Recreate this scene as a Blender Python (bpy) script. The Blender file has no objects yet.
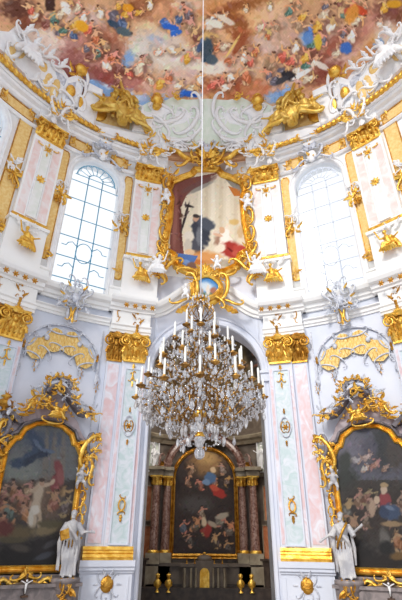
import bpy, math, random
import numpy as np
from mathutils import Vector, Matrix
PI = math.pi
sin, cos = math.sin, math.cos
COL = bpy.context.scene.collection
# ---------------------------------------------------------------- camera numbers (world: floor z=0, rotunda axis at x=y=0)
CZ, FPX, TH, YAW, ROLL, CX, CD, R = 2.4, 432.5, .509, -.002, -.008, -.262, 7.326, 12.6

def ray(u, v):
    a, b = (u - 201) / FPX, (300 - v) / FPX
    c, s = cos(-ROLL), sin(-ROLL); a, b = c*a - s*b, s*a + c*b
    c, s = cos(TH), sin(TH); X, Y, Z = a, c - b*s, s + b*c
    c, s = cos(YAW), sin(YAW)
    return Vector((c*X + s*Y, -s*X + c*Y, Z))
O = Vector((CX, -CD, CZ))

def project(P):
    """world points (N,3) -> where the eye at O sees them (used to read picture content off the photograph)"""
    X = P[:, 0] - CX; Y = P[:, 1] + CD; Z = P[:, 2] - CZ
    c, s = cos(YAW), sin(YAW); X, Y = c*X - s*Y, s*X + c*Y
    c, s = cos(TH), sin(TH); d = np.maximum(Y*c + Z*s, .05); u = Z*c - Y*s
    a, b = X/d, u/d; c, s = cos(ROLL), sin(ROLL); a, b = c*a - s*b, s*a + c*b
    return 201 + FPX*a, 300 - FPX*b

def U(u, v, RR=R, c=(0, 0)):
    """point of a vertical cylinder seen at u,v -> (phi, z)"""
    r = ray(u, v); ox, oy = O.x - c[0], O.y - c[1]
    A = r.x**2 + r.y**2; B = ox*r.x + oy*r.y; C = ox*ox + oy*oy - RR*RR
    t = (-B + math.sqrt(max(B*B - A*C, 0))) / A
    return math.atan2(ox + t*r.x, oy + t*r.y), O.z + t*r.z
# the dome: half ellipsoid springing at z=DZ
DA, DB, DZ = 12.25, 9.0, 23.5
def UD(u, v):
    r = ray(u, v)
    d = Vector((r.x/DA, r.y/DA, r.z/DB)); o = Vector((O.x/DA, O.y/DA, (O.z - DZ)/DB))
    A = d.dot(d); B = o.dot(d); C = o.dot(o) - 1
    t = (-B + math.sqrt(max(B*B - A*C, 0))) / A
    p = o + d*t
    return math.atan2(p.x, p.y), math.asin(max(-1, min(1, p.z)))

# ---------------------------------------------------------------- mappings: local (x right, y up, o out of the wall) -> world
def cyl(phi0=0, z0=0, RR=R, c=(0, 0), s=1):
    def f(x, y, o=0):
        p = s*(phi0 + x/RR); r = RR - o
        return (c[0] + r*sin(p), c[1] + r*cos(p), z0 + y)
    return f
def dome(s=1):
    def f(phi, t, o=0):
        p = s*phi
        nx, nz = cos(t)/DA, sin(t)/DB; L = math.hypot(nx, nz)
        r = DA*cos(t) - o*nx/L; z = DZ + DB*sin(t) - o*nz/L
        return (r*sin(p), r*cos(p), z)
    return f
def dome_local(phi0, t0, s=1):
    g = dome(1); k = DA*cos(t0)
    L = math.hypot(DA*sin(t0), DB*cos(t0))
    def f(x, y, o=0):
        P = g(phi0 + x/k, t0 + y/L, o); return (s*P[0], P[1], P[2])
    return f
def upright(P, phi, s=1):
    """free-standing frame at world point P facing the room axis"""
    def f(x, y, o=0):
        return (s*(P[0] + x*cos(phi) - o*sin(phi)), P[1] - x*sin(phi) - o*cos(phi), P[2] + y)
    return f
def flat(x0, y0, z0, s=1):
    return lambda x, y, o=0: (s*(x0 + x), y0 - o, z0 + y)
def sub(m, x0, y0, o0=0, ang=0, k=1):
    c, s = cos(ang)*k, sin(ang)*k
    return lambda x, y, o=0: m(x0 + c*x - s*y, y0 + s*x + c*y, o0 + o*k)

# ---------------------------------------------------------------- mesh builder
class MB:
    def __init__(self, m=None):
        self.v = []; self.f = []; self.s = []; self.m = m or (lambda x, y, o=0: (x, y, o))
    def use(self, m): self.m = m; return self
    def add(self, vs, fs, smooth=True):
        n = len(self.v); m = self.m
        self.v += [m(*p) for p in vs]; self.f += [[i + n for i in f] for f in fs]; self.s += [smooth]*len(fs)
    def box(self, x0, x1, y0, y1, o0, o1, nx=1):
        vs = []; fs = []
        for i in range(nx + 1):
            x = x0 + (x1 - x0)*i/nx
            vs += [(x, y0, o0), (x, y1, o0), (x, y1, o1), (x, y0, o1)]
        for i in range(nx):
            a = 4*i
            for k in range(4):
                fs.append([a + k, a + (k+1) % 4, a + 4 + (k+1) % 4, a + 4 + k])
        fs += [[3, 2, 1, 0], [4*nx, 4*nx+1, 4*nx+2, 4*nx+3]]
        self.add(vs, fs, False)
    def grid(self, fn, nu, nv, smooth=True, closeu=False):
        vs = [fn(i/nu, j/nv) for j in range(nv + 1) for i in range(nu + (0 if closeu else 1))]
        w = nu if closeu else nu + 1; fs = []
        for j in range(nv):
            for i in range(nu):
                a = j*w + i; b = j*w + (i + 1) % w
                fs.append([a, b, b + w, a + w])
        self.add(vs, fs, smooth)
    def slab(self, fn, nu, nv, o0, o1, smooth=False):
        """fn(u,v)->(x,y); front at o1 with sides back to o0"""
        self.grid(lambda u, v: (*fn(u, v), o1), nu, nv, smooth)
        for (p, q, n) in (((0, 0), (1, 0), nu), ((1, 0), (1, 1), nv), ((1, 1), (0, 1), nu), ((0, 1), (0, 0), nv)):
            self.grid(lambda a, b: (*fn(p[0] + (q[0]-p[0])*a, p[1] + (q[1]-p[1])*a), o1 + (o0 - o1)*b), n, 1, False)
    def tube(self, pts, rad, seg=6, flat_=1.0, caps=True):
        P = [Vector(p) for p in pts]; n = len(P)
        if not isinstance(rad, (list, tuple)): rad = [rad]*n
        vs = []; N = None
        for i in range(n):
            t = P[min(i+1, n-1)] - P[max(i-1, 0)]
            if t.length < 1e-9: t = Vector((0, 1, 0))
            t.normalize()
            if N is None:
                ref = Vector((0, 0, 1)) if abs(t.z) < .9 else Vector((1, 0, 0))
                N = (ref - t*ref.dot(t)).normalized()
            else:
                N = (N - t*N.dot(t))
                N = N.normalized() if N.length > 1e-6 else Vector((0, 0, 1))
            B = t.cross(N)
            for k in range(seg):
                a = 2*PI*k/seg
                vs.append(tuple(P[i] + N*(cos(a)*rad[i]*flat_) + B*(sin(a)*rad[i])))
        fs = [[i*seg + k, i*seg + (k+1) % seg, (i+1)*seg + (k+1) % seg, (i+1)*seg + k] for i in range(n-1) for k in range(seg)]
        if caps: fs += [list(range(seg))[::-1], [(n-1)*seg + k for k in range(seg)]]
        self.add(vs, fs)
    def ell(self, c, r, seg=8, rings=6):
        if not isinstance(r, (list, tuple)): r = (r, r, r)
        vs = [(c[0], c[1] - r[1], c[2])]; fs = []
        for j in range(1, rings):
            t = -PI/2 + PI*j/rings
            for i in range(seg):
                a = 2*PI*i/seg
                vs.append((c[0] + r[0]*cos(t)*cos(a), c[1] + r[1]*sin(t), c[2] + r[2]*cos(t)*sin(a)))
        vs.append((c[0], c[1] + r[1], c[2])); L = len(vs) - 1
        for i in range(seg):
            fs.append([0, 1 + i, 1 + (i+1) % seg]); fs.append([L, L - seg + (i+1) % seg, L - seg + i])
        for j in range(rings - 2):
            for i in range(seg):
                a = 1 + j*seg
                fs.append([a + i, a + seg + i, a + seg + (i+1) % seg, a + (i+1) % seg])
        self.add(vs, fs)
    def lathe(self, prof, c=(0, 0), seg=12, sx=1, so=1, smooth=True):
        """prof [(r,y)] around a vertical axis at x=c0, o=c1"""
        self.grid(lambda u, v: (c[0] + sx*prof[round(v*(len(prof)-1))][0]*cos(2*PI*u), prof[round(v*(len(prof)-1))][1], c[1] + so*prof[round(v*(len(prof)-1))][0]*sin(2*PI*u)), seg, len(prof)-1, smooth, True)
        for e in (0, -1):
            r, y = prof[e]
            if r > .002: self.add([(c[0] + sx*r*cos(2*PI*i/seg), y, c[1] + so*r*sin(2*PI*i/seg)) for i in range(seg)], [list(range(seg))], False)
    def sweep(self, path, prof, closed=False, smooth=False):
        """path [(x,y)], prof [(n,o)] n measured to the left of travel; o out of the wall"""
        n = len(path); rows = []
        for i in range(n):
            a = path[(i-1) % n] if closed or i > 0 else path[i]
            b = path[(i+1) % n] if closed or i < n-1 else path[i]
            p = path[i]
            d1 = Vector((p[0]-a[0], p[1]-a[1])); d2 = Vector((b[0]-p[0], b[1]-p[1]))
            if d1.length < 1e-9: d1 = d2
            if d2.length < 1e-9: d2 = d1
            d1 = d1.normalized(); d2 = d2.normalized(); t = (d1 + d2)
            t = t.normalized() if t.length > 1e-6 else d1
            k = 1/max(.5, t.dot(d1)); nx, ny = -t.y*k, t.x*k
            rows.append([(p[0] + nx*q[0], p[1] + ny*q[0], q[1]) for q in prof])
        vs = [p for r in rows for p in r]; w = len(prof); fs = []
        for i in range(n if closed else n - 1):
            j = (i + 1) % n
            for k in range(w - 1): fs.append([i*w + k, j*w + k, j*w + k + 1, i*w + k + 1])
        if not closed: fs += [list(range(w)), [(n-1)*w + k for k in range(w)][::-1]]
        self.add(vs, fs, smooth)
    def poly(self, pts, o0, o1, bev=.0, smooth=False):
        """extruded outline with an optional bevelled front"""
        n = len(pts); cx = sum(p[0] for p in pts)/n; cy = sum(p[1] for p in pts)/n
        vs = [(p[0], p[1], o0) for p in pts] + [(p[0], p[1], o1 - bev*.5) for p in pts]
        k = 1 - min(.3, bev*1.5)
        vs += [(cx + (p[0]-cx)*k, cy + (p[1]-cy)*k, o1) for p in pts] if bev else []
        fs = [[i, (i+1) % n, n + (i+1) % n, n + i] for i in range(n)]
        if bev: fs += [[n + i, n + (i+1) % n, 2*n + (i+1) % n, 2*n + i] for i in range(n)]
        b = 2*n if bev else n
        fs.append([b + i for i in range(n)])
        self.add(vs, fs, smooth)

WLOC = {}
def mkobj(name, mb, mat, parent=None, label=None, cat=None, group=None, kind=None, solid=0, remesh=0, colors=None):
    V = mb.v
    if parent is not None: loc = WLOC[parent]
    else:
        n = len(V); loc = Vector((sum(p[0] for p in V)/n, sum(p[1] for p in V)/n, min(p[2] for p in V)))
        if kind == 'structure': loc = Vector((0, 0, 0))
    me = bpy.data.meshes.new(name)
    me.from_pydata([(p[0]-loc.x, p[1]-loc.y, p[2]-loc.z) for p in V], [], mb.f)
    me.polygons.foreach_set('use_smooth', mb.s)
    me.materials.append(mat)
    if colors is not None:
        a = me.color_attributes.new('paint', 'FLOAT_COLOR', 'POINT')
        a.data.foreach_set('color', np.concatenate([colors, np.ones((len(colors), 1))], 1).astype(np.float32).ravel())
    me.update()
    o = bpy.data.objects.new(name, me); COL.objects.link(o)
    if parent is None: o.location = loc
    else: o.parent = parent
    WLOC[o] = loc
    if solid:
        md = o.modifiers.new('solid', 'SOLIDIFY'); md.thickness = abs(solid); md.offset = -1 if solid > 0 else 1
    if remesh:
        md = o.modifiers.new('one_surface', 'REMESH'); md.mode = 'VOXEL'; md.voxel_size = remesh; md.use_smooth_shade = True
    tag(o, label, cat, group, kind); return o
def tag(o, label=None, cat=None, group=None, kind=None):
    if label: o['label'] = label
    if cat: o['category'] = cat
    if group: o['group'] = group
    if kind: o['kind'] = kind
    return o
def thing(name, label, cat, loc, group=None):
    o = bpy.data.objects.new(name, None); o.empty_display_size = .2; COL.objects.link(o)
    o.location = loc; WLOC[o] = Vector(loc); return tag(o, label, cat, group)
def copy_tree(o, loc, parent=None, rot=None):
    c = o.copy(); COL.objects.link(c)
    if parent is not None: c.parent = parent
    if loc is not None: c.location = loc; WLOC[c] = Vector(loc)
    if rot is not None: c.rotation_euler = rot
    for ch in list(o.children): copy_tree(ch, None, c)
    return c

# ---------------------------------------------------------------- materials
def lin(c):
    return tuple((x/255/12.92 if x/255 <= .04045 else ((x/255 + .055)/1.055)**2.4) for x in c)
def mat(name, rgb, rough=.6, metal=0, rgb2=None, scale=3, detail=6, lo=.4, hi=.62, bump=0, bscale=20, rgb3=None, trans=0, coat=0, stretch=(1, 1, 1), dist=0):
    m = bpy.data.materials.new(name); m.use_nodes = True; nt = m.node_tree; N = nt.nodes; L = nt.links
    b = N['Principled BSDF']; b.inputs['Base Color'].default_value = (*lin(rgb), 1)
    b.inputs['Roughness'].default_value = rough; b.inputs['Metallic'].default_value = metal
    b.inputs['Transmission Weight'].default_value = trans; b.inputs['Coat Weight'].default_value = coat
    tc = N.new('ShaderNodeTexCoord'); mp = N.new('ShaderNodeMapping'); mp.inputs['Scale'].default_value = stretch
    L.new(tc.outputs['Object'], mp.inputs['Vector'])
    if rgb2:
        n = N.new('ShaderNodeTexNoise'); n.inputs['Scale'].default_value = scale; n.inputs['Detail'].default_value = detail; n.inputs['Distortion'].default_value = dist
        r = N.new('ShaderNodeValToRGB'); r.color_ramp.elements[0].position = lo; r.color_ramp.elements[1].position = hi
        r.color_ramp.elements[0].color = (*lin(rgb), 1); r.color_ramp.elements[1].color = (*lin(rgb2), 1)
        if rgb3:
            e = r.color_ramp.elements.new((lo + hi)/2); e.color = (*lin(rgb3), 1)
        L.new(mp.outputs[0], n.inputs['Vector']); L.new(n.outputs['Fac'], r.inputs[0]); L.new(r.outputs[0], b.inputs['Base Color'])
    if bump:
        n = N.new('ShaderNodeTexNoise'); n.inputs['Scale'].default_value = bscale; n.inputs['Detail'].default_value = 5
        bp = N.new('ShaderNodeBump'); bp.inputs['Strength'].default_value = bump; bp.inputs['Distance'].default_value = .05
        L.new(mp.outputs[0], n.inputs['Vector']); L.new(n.outputs['Fac'], bp.inputs['Height']); L.new(bp.outputs[0], b.inputs['Normal'])
    return m
M = {}
M['wall'] = mat('plaster_cool_shade_tint', (212, 217, 230), .8, rgb2=(222, 225, 236), scale=.6, bump=.05, bscale=6)  # lower storey: cool daylight and shade are put into this plaster colour
M['white'] = mat('plaster_white', (244, 243, 240), .75, rgb2=(248, 247, 246), scale=.8, bump=.05, bscale=8)
M['stucco'] = mat('stucco_white', (240, 239, 240), .6, rgb2=(248, 247, 246), scale=3, bump=.25, bscale=14)
M['stucco_grey'] = mat('stucco_silver', (182, 186, 198), .5, rgb2=(222, 224, 232), scale=6, bump=.3, bscale=16)
M['stucco_green'] = mat('stucco_pale_green', (222, 232, 214), .7, rgb2=(236, 240, 228), scale=2)
M['gold'] = mat('gilding', (224, 168, 62), .32, .8, rgb2=(250, 208, 104), scale=4, bump=.5, bscale=18)
M['gold_deep'] = mat('aged_gilding', (180, 124, 42), .34, .85, rgb2=(222, 170, 76), scale=4, bump=.5, bscale=22)
M['gold_olive'] = mat('olive_gilding', (214, 172, 72), .42, .6, rgb2=(240, 208, 116), scale=3, bump=.5, bscale=14)
M['ochre'] = mat('ochre_panel', (236, 194, 116), .7, rgb2=(244, 212, 144), scale=7, detail=8, bump=.4, bscale=30)
M['diaper'] = mat('gilded_lattice_ground', (226, 190, 112), .5, .3, rgb2=(244, 214, 146), scale=9, bump=.5, bscale=30)
M['pink'] = mat('pink_marble', (222, 190, 192), .35, rgb2=(230, 228, 236), scale=2.6, rgb3=(224, 206, 212), lo=.36, hi=.66, dist=1.2, stretch=(1, 1, .6))
M['pinkup'] = mat('pale_pink_marble', (240, 212, 206), .4, rgb2=(244, 236, 234), scale=1.6, lo=.38, hi=.62, dist=1.2)
M['bluem'] = mat('pale_blue_marble', (190, 208, 210), .35, rgb2=(220, 224, 232), scale=2.6, lo=.36, hi=.66, dist=1.5)
M['greenup'] = mat('pale_green_marble', (232, 236, 228), .4, rgb2=(244, 244, 242), scale=1.8, dist=1)
M['greym'] = mat('grey_altar_marble', (112, 104, 104), .4, rgb2=(150, 138, 136), scale=2.5, dist=1.5)
M['mauve'] = mat('mauve_marble', (158, 138, 140), .45, rgb2=(180, 166, 170), scale=1.6, dist=1.5)
M['darkgrey'] = mat('dark_grey_moulding', (104, 100, 108), .4, rgb2=(140, 134, 140), scale=5)
M['tan'] = mat('tan_marble', (132, 118, 98), .4, rgb2=(160, 148, 126), scale=2, dist=1)
M['redm'] = mat('red_brown_marble', (98, 56, 44), .3, rgb2=(176, 146, 134), scale=4, lo=.35, hi=.7, dist=1.8)
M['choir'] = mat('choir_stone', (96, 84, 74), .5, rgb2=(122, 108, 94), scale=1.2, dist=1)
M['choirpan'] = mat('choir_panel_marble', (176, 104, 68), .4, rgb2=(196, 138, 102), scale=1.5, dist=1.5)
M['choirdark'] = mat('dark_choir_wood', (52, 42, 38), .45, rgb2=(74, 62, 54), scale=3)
M['statuestone'] = mat('grey_white_figure', (176, 176, 182), .5, rgb2=(206, 204, 204), scale=3, bump=.2, bscale=20)
M['bronze'] = mat('dark_bronze', (118, 84, 46), .3, .75, rgb2=(206, 156, 80), scale=8)
M['brass'] = mat('brass', (214, 158, 62), .25, .9, rgb2=(230, 184, 90), scale=9)
M['candle'] = mat('candle_wax', (240, 238, 230), .5)
M['crystal'] = mat('cut_crystal', (236, 238, 244), .06, trans=.72, coat=.5)
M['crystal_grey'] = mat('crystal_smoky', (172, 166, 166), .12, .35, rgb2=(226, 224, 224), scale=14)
M['rope'] = mat('white_rope', (232, 230, 232), .7, rgb2=(214, 214, 220), scale=20)
M['lattice'] = mat('window_iron', (96, 168, 200), .5)
M['lattice_grey'] = mat('window_iron_grey', (232, 238, 250), .4)
M['floor'] = mat('floor_marble', (150, 140, 132), .35, rgb2=(178, 168, 158), scale=1.2)
M['wood'] = mat('crucifix_wood', (70, 48, 36), .5, rgb2=(92, 66, 48), scale=6)
def paint_mat(name, rough=.75, spec=.2):
    m = bpy.data.materials.new(name); m.use_nodes = True; nt = m.node_tree; b = nt.nodes['Principled BSDF']
    a = nt.nodes.new('ShaderNodeAttribute'); a.attribute_name = 'paint'; nt.links.new(a.outputs['Color'], b.inputs['Base Color'])
    b.inputs['Roughness'].default_value = rough; b.inputs['Specular IOR Level'].default_value = spec; return m
M['fresco'] = paint_mat('fresco_paint', .9, .1)
M['canvas'] = paint_mat('oil_paint', .45, .3)
g = bpy.data.materials.new('window_glass'); g.use_nodes = True
nt = g.node_tree; nt.nodes.clear(); o_ = nt.nodes.new('ShaderNodeOutputMaterial'); mx = nt.nodes.new('ShaderNodeMixShader')
t_ = nt.nodes.new('ShaderNodeBsdfTransparent'); t_.inputs[0].default_value = (.97, .985, 1, 1); gl = nt.nodes.new('ShaderNodeBsdfGlossy'); gl.inputs['Roughness'].default_value = .1
mx.inputs[0].default_value = .06; nt.links.new(t_.outputs[0], mx.inputs[1]); nt.links.new(gl.outputs[0], mx.inputs[2]); nt.links.new(mx.outputs[0], o_.inputs[0])
M['glass'] = g

# ---------------------------------------------------------------- painter (colours of the painted pictures, per vertex)
class Paint:
    def __init__(self, P, base):
        self.u, self.v = project(np.array(P, float)); self.c = np.tile(np.array(base, float), (len(self.u), 1))
        u, v = self.u, self.v
        self.w = (np.sin(u*.9 + 1.3*np.sin(v*.7)) + np.sin(v*1.1 + 1.7*np.sin(u*.53)) + .6*np.sin(u*.31 + v*.37))*.33
        self.w2 = (np.sin(u*2.1 + 2*np.sin(v*1.3)) + np.sin(v*2.3 + 2*np.sin(u*1.7)))*.5
        self.rng = random.Random(5)
    def blob(self, x, y, rx, ry, col, ang=0, soft=.35, a=1, warp=.18):
        c, s = cos(math.radians(ang)), sin(math.radians(ang))
        dx, dy = self.u - x, self.v - y
        m = (abs(dx) < max(rx, ry)*1.9) & (abs(dy) < max(rx, ry)*1.9)
        if not m.any(): return
        dx, dy = dx[m], dy[m]
        d = np.sqrt(((dx*c + dy*s)/rx)**2 + ((-dx*s + dy*c)/ry)**2) + warp*self.w[m]
        k = np.clip((1 + soft*.5 - d)/max(soft, .05), 0, 1)*a
        self.c[m] = self.c[m]*(1 - k[:, None]) + np.array(col, float)*k[:, None]
    def poly(self, pts, col, a=1):
        x, y = self.u, self.v; ins = np.zeros(len(x), bool); n = len(pts)
        for i in range(n):
            x0, y0 = pts[i]; x1, y1 = pts[(i+1) % n]
            if y0 == y1: continue
            c = ((y0 > y) != (y1 > y)) & (x < (x1-x0)*(y-y0)/(y1-y0) + x0); ins ^= c
        self.c[ins] = self.c[ins]*(1-a) + np.array(col, float)*a
    def stroke(self, pts, w, col, a=1):
        for i in range(len(pts)-1):
            (x0, y0), (x1, y1) = pts[i], pts[i+1]
            L = math.hypot(x1-x0, y1-y0)
            self.blob((x0+x1)/2, (y0+y1)/2, L/2 + w*.5, w, col, math.degrees(math.atan2(y1-y0, x1-x0)), .5, a, .1)
    def fig(self, x, y, s, ang, robe, robe2=None, skin=(226, 172, 130), dark=(96, 62, 48)):
        """a small painted figure: head, torso, arms, legs and drapery, s = height in photo pixels"""
        r = self.rng; A = math.radians(ang)
        def T(a, b): return (x + s*(a*cos(A) - b*sin(A)), y + s*(a*sin(A) + b*cos(A)))
        robe2 = robe2 or tuple(min(255, k + 40) for k in robe)
        skin = tuple(k + r.uniform(-22, 8) for k in skin); self.blob(*T(.06, .06), s*.32, s*.42, dark, ang, .8, .55)
        lg = [T(0, .1), T(.16*r.choice((-1, 1)), .3), T(.1*r.uniform(-1, 1), .5)]
        self.stroke([T(.05, .12), T(-.15, .32), T(-.05, .5)], s*.06, skin)
        self.stroke(lg, s*.065, skin)
        self.blob(*T(0, .16), s*.2, s*.17, robe, ang + r.uniform(-30, 30), .4)
        self.blob(*T(.12*r.choice((-1, 1)), .26), s*.13, s*.2, robe, ang + r.uniform(-50, 50), .4)
        self.blob(*T(0, -.12), s*.12, s*.18, skin if r.random() < .5 else robe2, ang, .4)
        e = r.choice((-1, 1))
        self.stroke([T(0, -.22), T(e*.2, -.18 + r.uniform(-.1, .1)), T(e*.38, -.25 + r.uniform(-.2, .2))], s*.05, skin)
        self.stroke([T(0, -.2), T(-e*.18, -.08), T(-e*.26, .04)], s*.05, skin)
        self.blob(*T(-e*.1, .1), s*.14, s*.05, robe2, ang + 60*e, .4)
        self.blob(*T(e*.06, .22), s*.04, s*.15, robe2, ang + 20, .4)
        self.blob(*T(0, -.38), s*.085, s*.1, skin, 0, .3)
        self.blob(*T(-.02*e, -.43), s*.09, s*.06, dark, 0, .4)
    def mottle(self, n, x0, x1, y0, y1, s=3, amp=34):
        r = self.rng
        for i in range(n):
            x, y = r.uniform(x0, x1), r.uniform(y0, y1)
            j = int(np.argmin((self.u - x)**2 + (self.v - y)**2)) if len(self.u) < 30000 else None
            if j is None:
                k = r.randrange(len(self.u)); x, y = self.u[k], self.v[k]; j = k
                if not (x0 < x < x1 and y0 < y < y1): continue
            q = r.uniform(-amp, amp); c = self.c[j] + np.array([q + r.uniform(-10, 10), q + r.uniform(-8, 8), q + r.uniform(-10, 10)])
            self.blob(x + r.uniform(-2, 2), y + r.uniform(-2, 2), s*r.uniform(.5, 1.6), s*r.uniform(.25, .7), c, r.uniform(0, 180), .6, r.uniform(.5, .9), .3)
    def grain(self, k=8):
        self.c += (self.w2*k)[:, None]; self.c += (self.w*k*.6)[:, None]
    def out(self, gain=1.0):
        c = np.clip(self.c, 0, 255)/255
        return np.where(c <= .04045, c/12.92, ((c + .055)/1.055)**2.4)*gain
WORLD, CHOIRP, SUNP, EXPO = .74, 165, 1.35, .66
SUND = (.4, .7, -.5)
# ---------------------------------------------------------------- what the pictures show (coordinates read off the photograph)
SKIN = (228, 180, 140); SKN2 = (206, 150, 112)
def SP_CENTRE(p):
    B = p.blob
    p.poly([(165, 175), (255, 175), (255, 300), (165, 300)], (228, 214, 188))
    for x, c in ((200, (240, 228, 204)), (206, (214, 198, 170)), (213, (242, 230, 208)), (221, (216, 200, 172)), (228, (240, 226, 202)), (236, (214, 196, 170)), (240, (232, 216, 190))): p.stroke([(x, 178), (x, 240)], 2.2, c, .8)
    p.poly([(172, 262), (255, 258), (255, 290), (165, 290)], (186, 170, 152)); p.stroke([(176, 268), (250, 268)], 2, (206, 192, 172)); p.stroke([(190, 276), (250, 276)], 2, (160, 146, 132))
    p.poly([(170, 185), (190, 178), (220, 172), (205, 180), (195, 188), (186, 196), (180, 210), (182, 235), (184, 255), (170, 258)], (126, 78, 70))
    p.stroke([(176, 190), (174, 250)], 2.4, (148, 98, 88)); p.stroke([(180, 200), (181, 250)], 1.3, (98, 56, 52)); p.stroke([(182, 192), (215, 177)], 3, (118, 84, 78)); p.stroke([(190, 193), (212, 182)], 2, (156, 150, 140))
    p.poly([(222, 172), (246, 182), (246, 200), (238, 194), (226, 180)], (150, 144, 132)); p.poly([(228, 186), (240, 190), (240, 196), (234, 196)], (196, 120, 60))
    p.stroke([(189, 203), (181, 232)], 1.3, (60, 52, 52)); p.stroke([(185, 205), (193, 207)], 1.3, (60, 52, 52))
    p.mottle(500, 165, 255, 170, 295, 1.6, 12)
    B(201, 232, 9, 15, (66, 68, 78), -8, .3); B(206, 224, 9, 6, (86, 90, 100), 25, .4); B(197, 246, 7, 8, (84, 84, 92), 0, .4); B(199, 236, 3, 9, (120, 122, 128), 0, .5); B(196, 218, 3, 3.4, (196, 156, 130)); B(196, 216, 3.2, 2, (70, 62, 60))
    B(189, 236, 5, 5, (226, 216, 200), 0, .4); B(188, 246, 4, 7, (206, 196, 180), 0, .4)
    B(224, 242, 9, 9, (168, 130, 108), 20, .4); B(226, 242, 7, 8, (244, 230, 212), 20, .3); B(232, 250, 12, 8, (168, 60, 52), 18, .4); B(225, 235, 4.5, 7, (250, 240, 226), 0, .3); p.stroke([(222, 236), (214, 234)], 1.5, (224, 180, 150)); B(240, 250, 8, 5, (186, 76, 64), 10, .3); p.stroke([(228, 248), (240, 258)], 1.2, (116, 36, 34)); B(222, 230, 3, 3.2, (220, 176, 140)); B(238, 254, 7, 3, (190, 90, 74), 10, .4); B(220, 248, 6, 4, (240, 226, 204), -20, .4)
    B(234, 222, 5, 3, (214, 170, 90), 0, .6, .7); B(240, 232, 3, 6, (210, 180, 140), 0, .5)
    B(203, 258, 17, 7, (220, 142, 72), 0, .5, .8); B(196, 262, 8, 3, (200, 120, 60), 0, .5); B(190, 252, 5, 3, (226, 190, 150))
    p.poly([(169, 252), (184, 254), (198, 256), (192, 266), (182, 266), (178, 260), (170, 258)], (88, 120, 176)); B(186, 262, 5, 2.5, (128, 156, 204), 20, .4); B(192, 266, 5, 4, (128, 96, 84)); p.grain(3)
def SP_SMALL(p):
    B = p.blob; B(206, 287, 8, 5, (206, 218, 228), 10, .8); B(200, 292, 4, 4, (176, 150, 130)); B(213, 292, 4, 5, (170, 116, 96)); B(206, 296, 9, 4, (108, 128, 106)); B(208, 290, 2, 5, (226, 214, 200)); p.grain(5)
def SP_LEFT(p):
    B = p.blob; p.poly([(-20, 420), (90, 420), (90, 480), (-20, 480)], (112, 116, 120))
    B(20, 470, 20, 14, (134, 140, 134), 0, .8); B(45, 440, 24, 9, (84, 96, 118), 0, .6)
    for x in (47, 55, 64): p.stroke([(x, 432), (x - 3, 500)], 3, (126, 118, 110))
    p.stroke([(12, 464), (24, 462), (34, 452), (42, 448), (36, 440), (30, 432)], 5, (58, 78, 112)); p.stroke([(24, 464), (36, 456), (50, 452)], 3.5, (48, 62, 88)); p.stroke([(34, 440), (42, 450), (54, 452)], 2, (92, 112, 146))
    B(20, 500, 26, 16, (142, 112, 80), 0, .8); B(50, 500, 18, 20, (128, 100, 78), 0, .8)
    for x, y, s, c in ((4, 498, 30, (126, 62, 44)), (14, 490, 24, (150, 92, 52)), (22, 500, 28, (160, 92, 60)), (8, 512, 30, (72, 92, 84)), (26, 512, 22, (178, 110, 60)), (62, 496, 26, (86, 88, 84)), (56, 484, 20, (146, 60, 56)), (54, 500, 24, (150, 84, 64)), (66, 506, 24, (90, 72, 70)), (30, 488, 18, (176, 140, 100)), (2, 524, 26, (140, 52, 40))): p.fig(x, y, s, p.rng.uniform(-20, 20), c, skin=(198, 148, 108), dark=(70, 50, 42))
    p.mottle(1500, -10, 85, 425, 572, 1.5, 16)
    p.stroke([(57, 462), (60, 474), (52, 486)], 4, (150, 62, 66)); p.stroke([(60, 470), (61, 484)], 3.5, (166, 84, 82))
    p.stroke([(40, 484), (37, 500), (33, 516), (32, 526)], 5, (206, 182, 152)); p.stroke([(41, 486), (51, 484), (54, 480)], 2, (208, 178, 146)); p.stroke([(38, 486), (32, 492)], 2, (200, 170, 138)); p.stroke([(38, 506), (40, 518), (39, 528)], 2.4, (198, 170, 138))
    B(42, 483, 2.6, 3, (196, 150, 116)); B(42, 480, 3, 2, (80, 60, 50)); B(35, 510, 4.5, 5, (226, 216, 200), 20, .4); B(31, 518, 2.5, 9, (216, 206, 188), 0, .4)
    B(14, 534, 20, 8, (116, 96, 60), -6, .6); B(46, 530, 14, 5, (146, 124, 84), -14, .6); B(50, 524, 12, 4, (104, 92, 60), 0, .6); B(4, 528, 9, 8, (120, 50, 44), 0, .6)
    B(30, 556, 40, 14, (38, 34, 34), -4, .5); B(50, 548, 16, 10, (48, 42, 44), -10, .5); B(50, 544, 8, 3, (82, 78, 84), -30, .6); B(44, 556, 10, 3, (74, 78, 92), -20, .6); B(20, 548, 10, 4, (84, 74, 66), 10, .6); B(12, 540, 14, 3, (96, 84, 56), 0, .6); L_ = p.c.mean(1)[:, None]; p.c = (L_ + (p.c - L_)*.72)*.8; p.grain(4)
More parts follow.
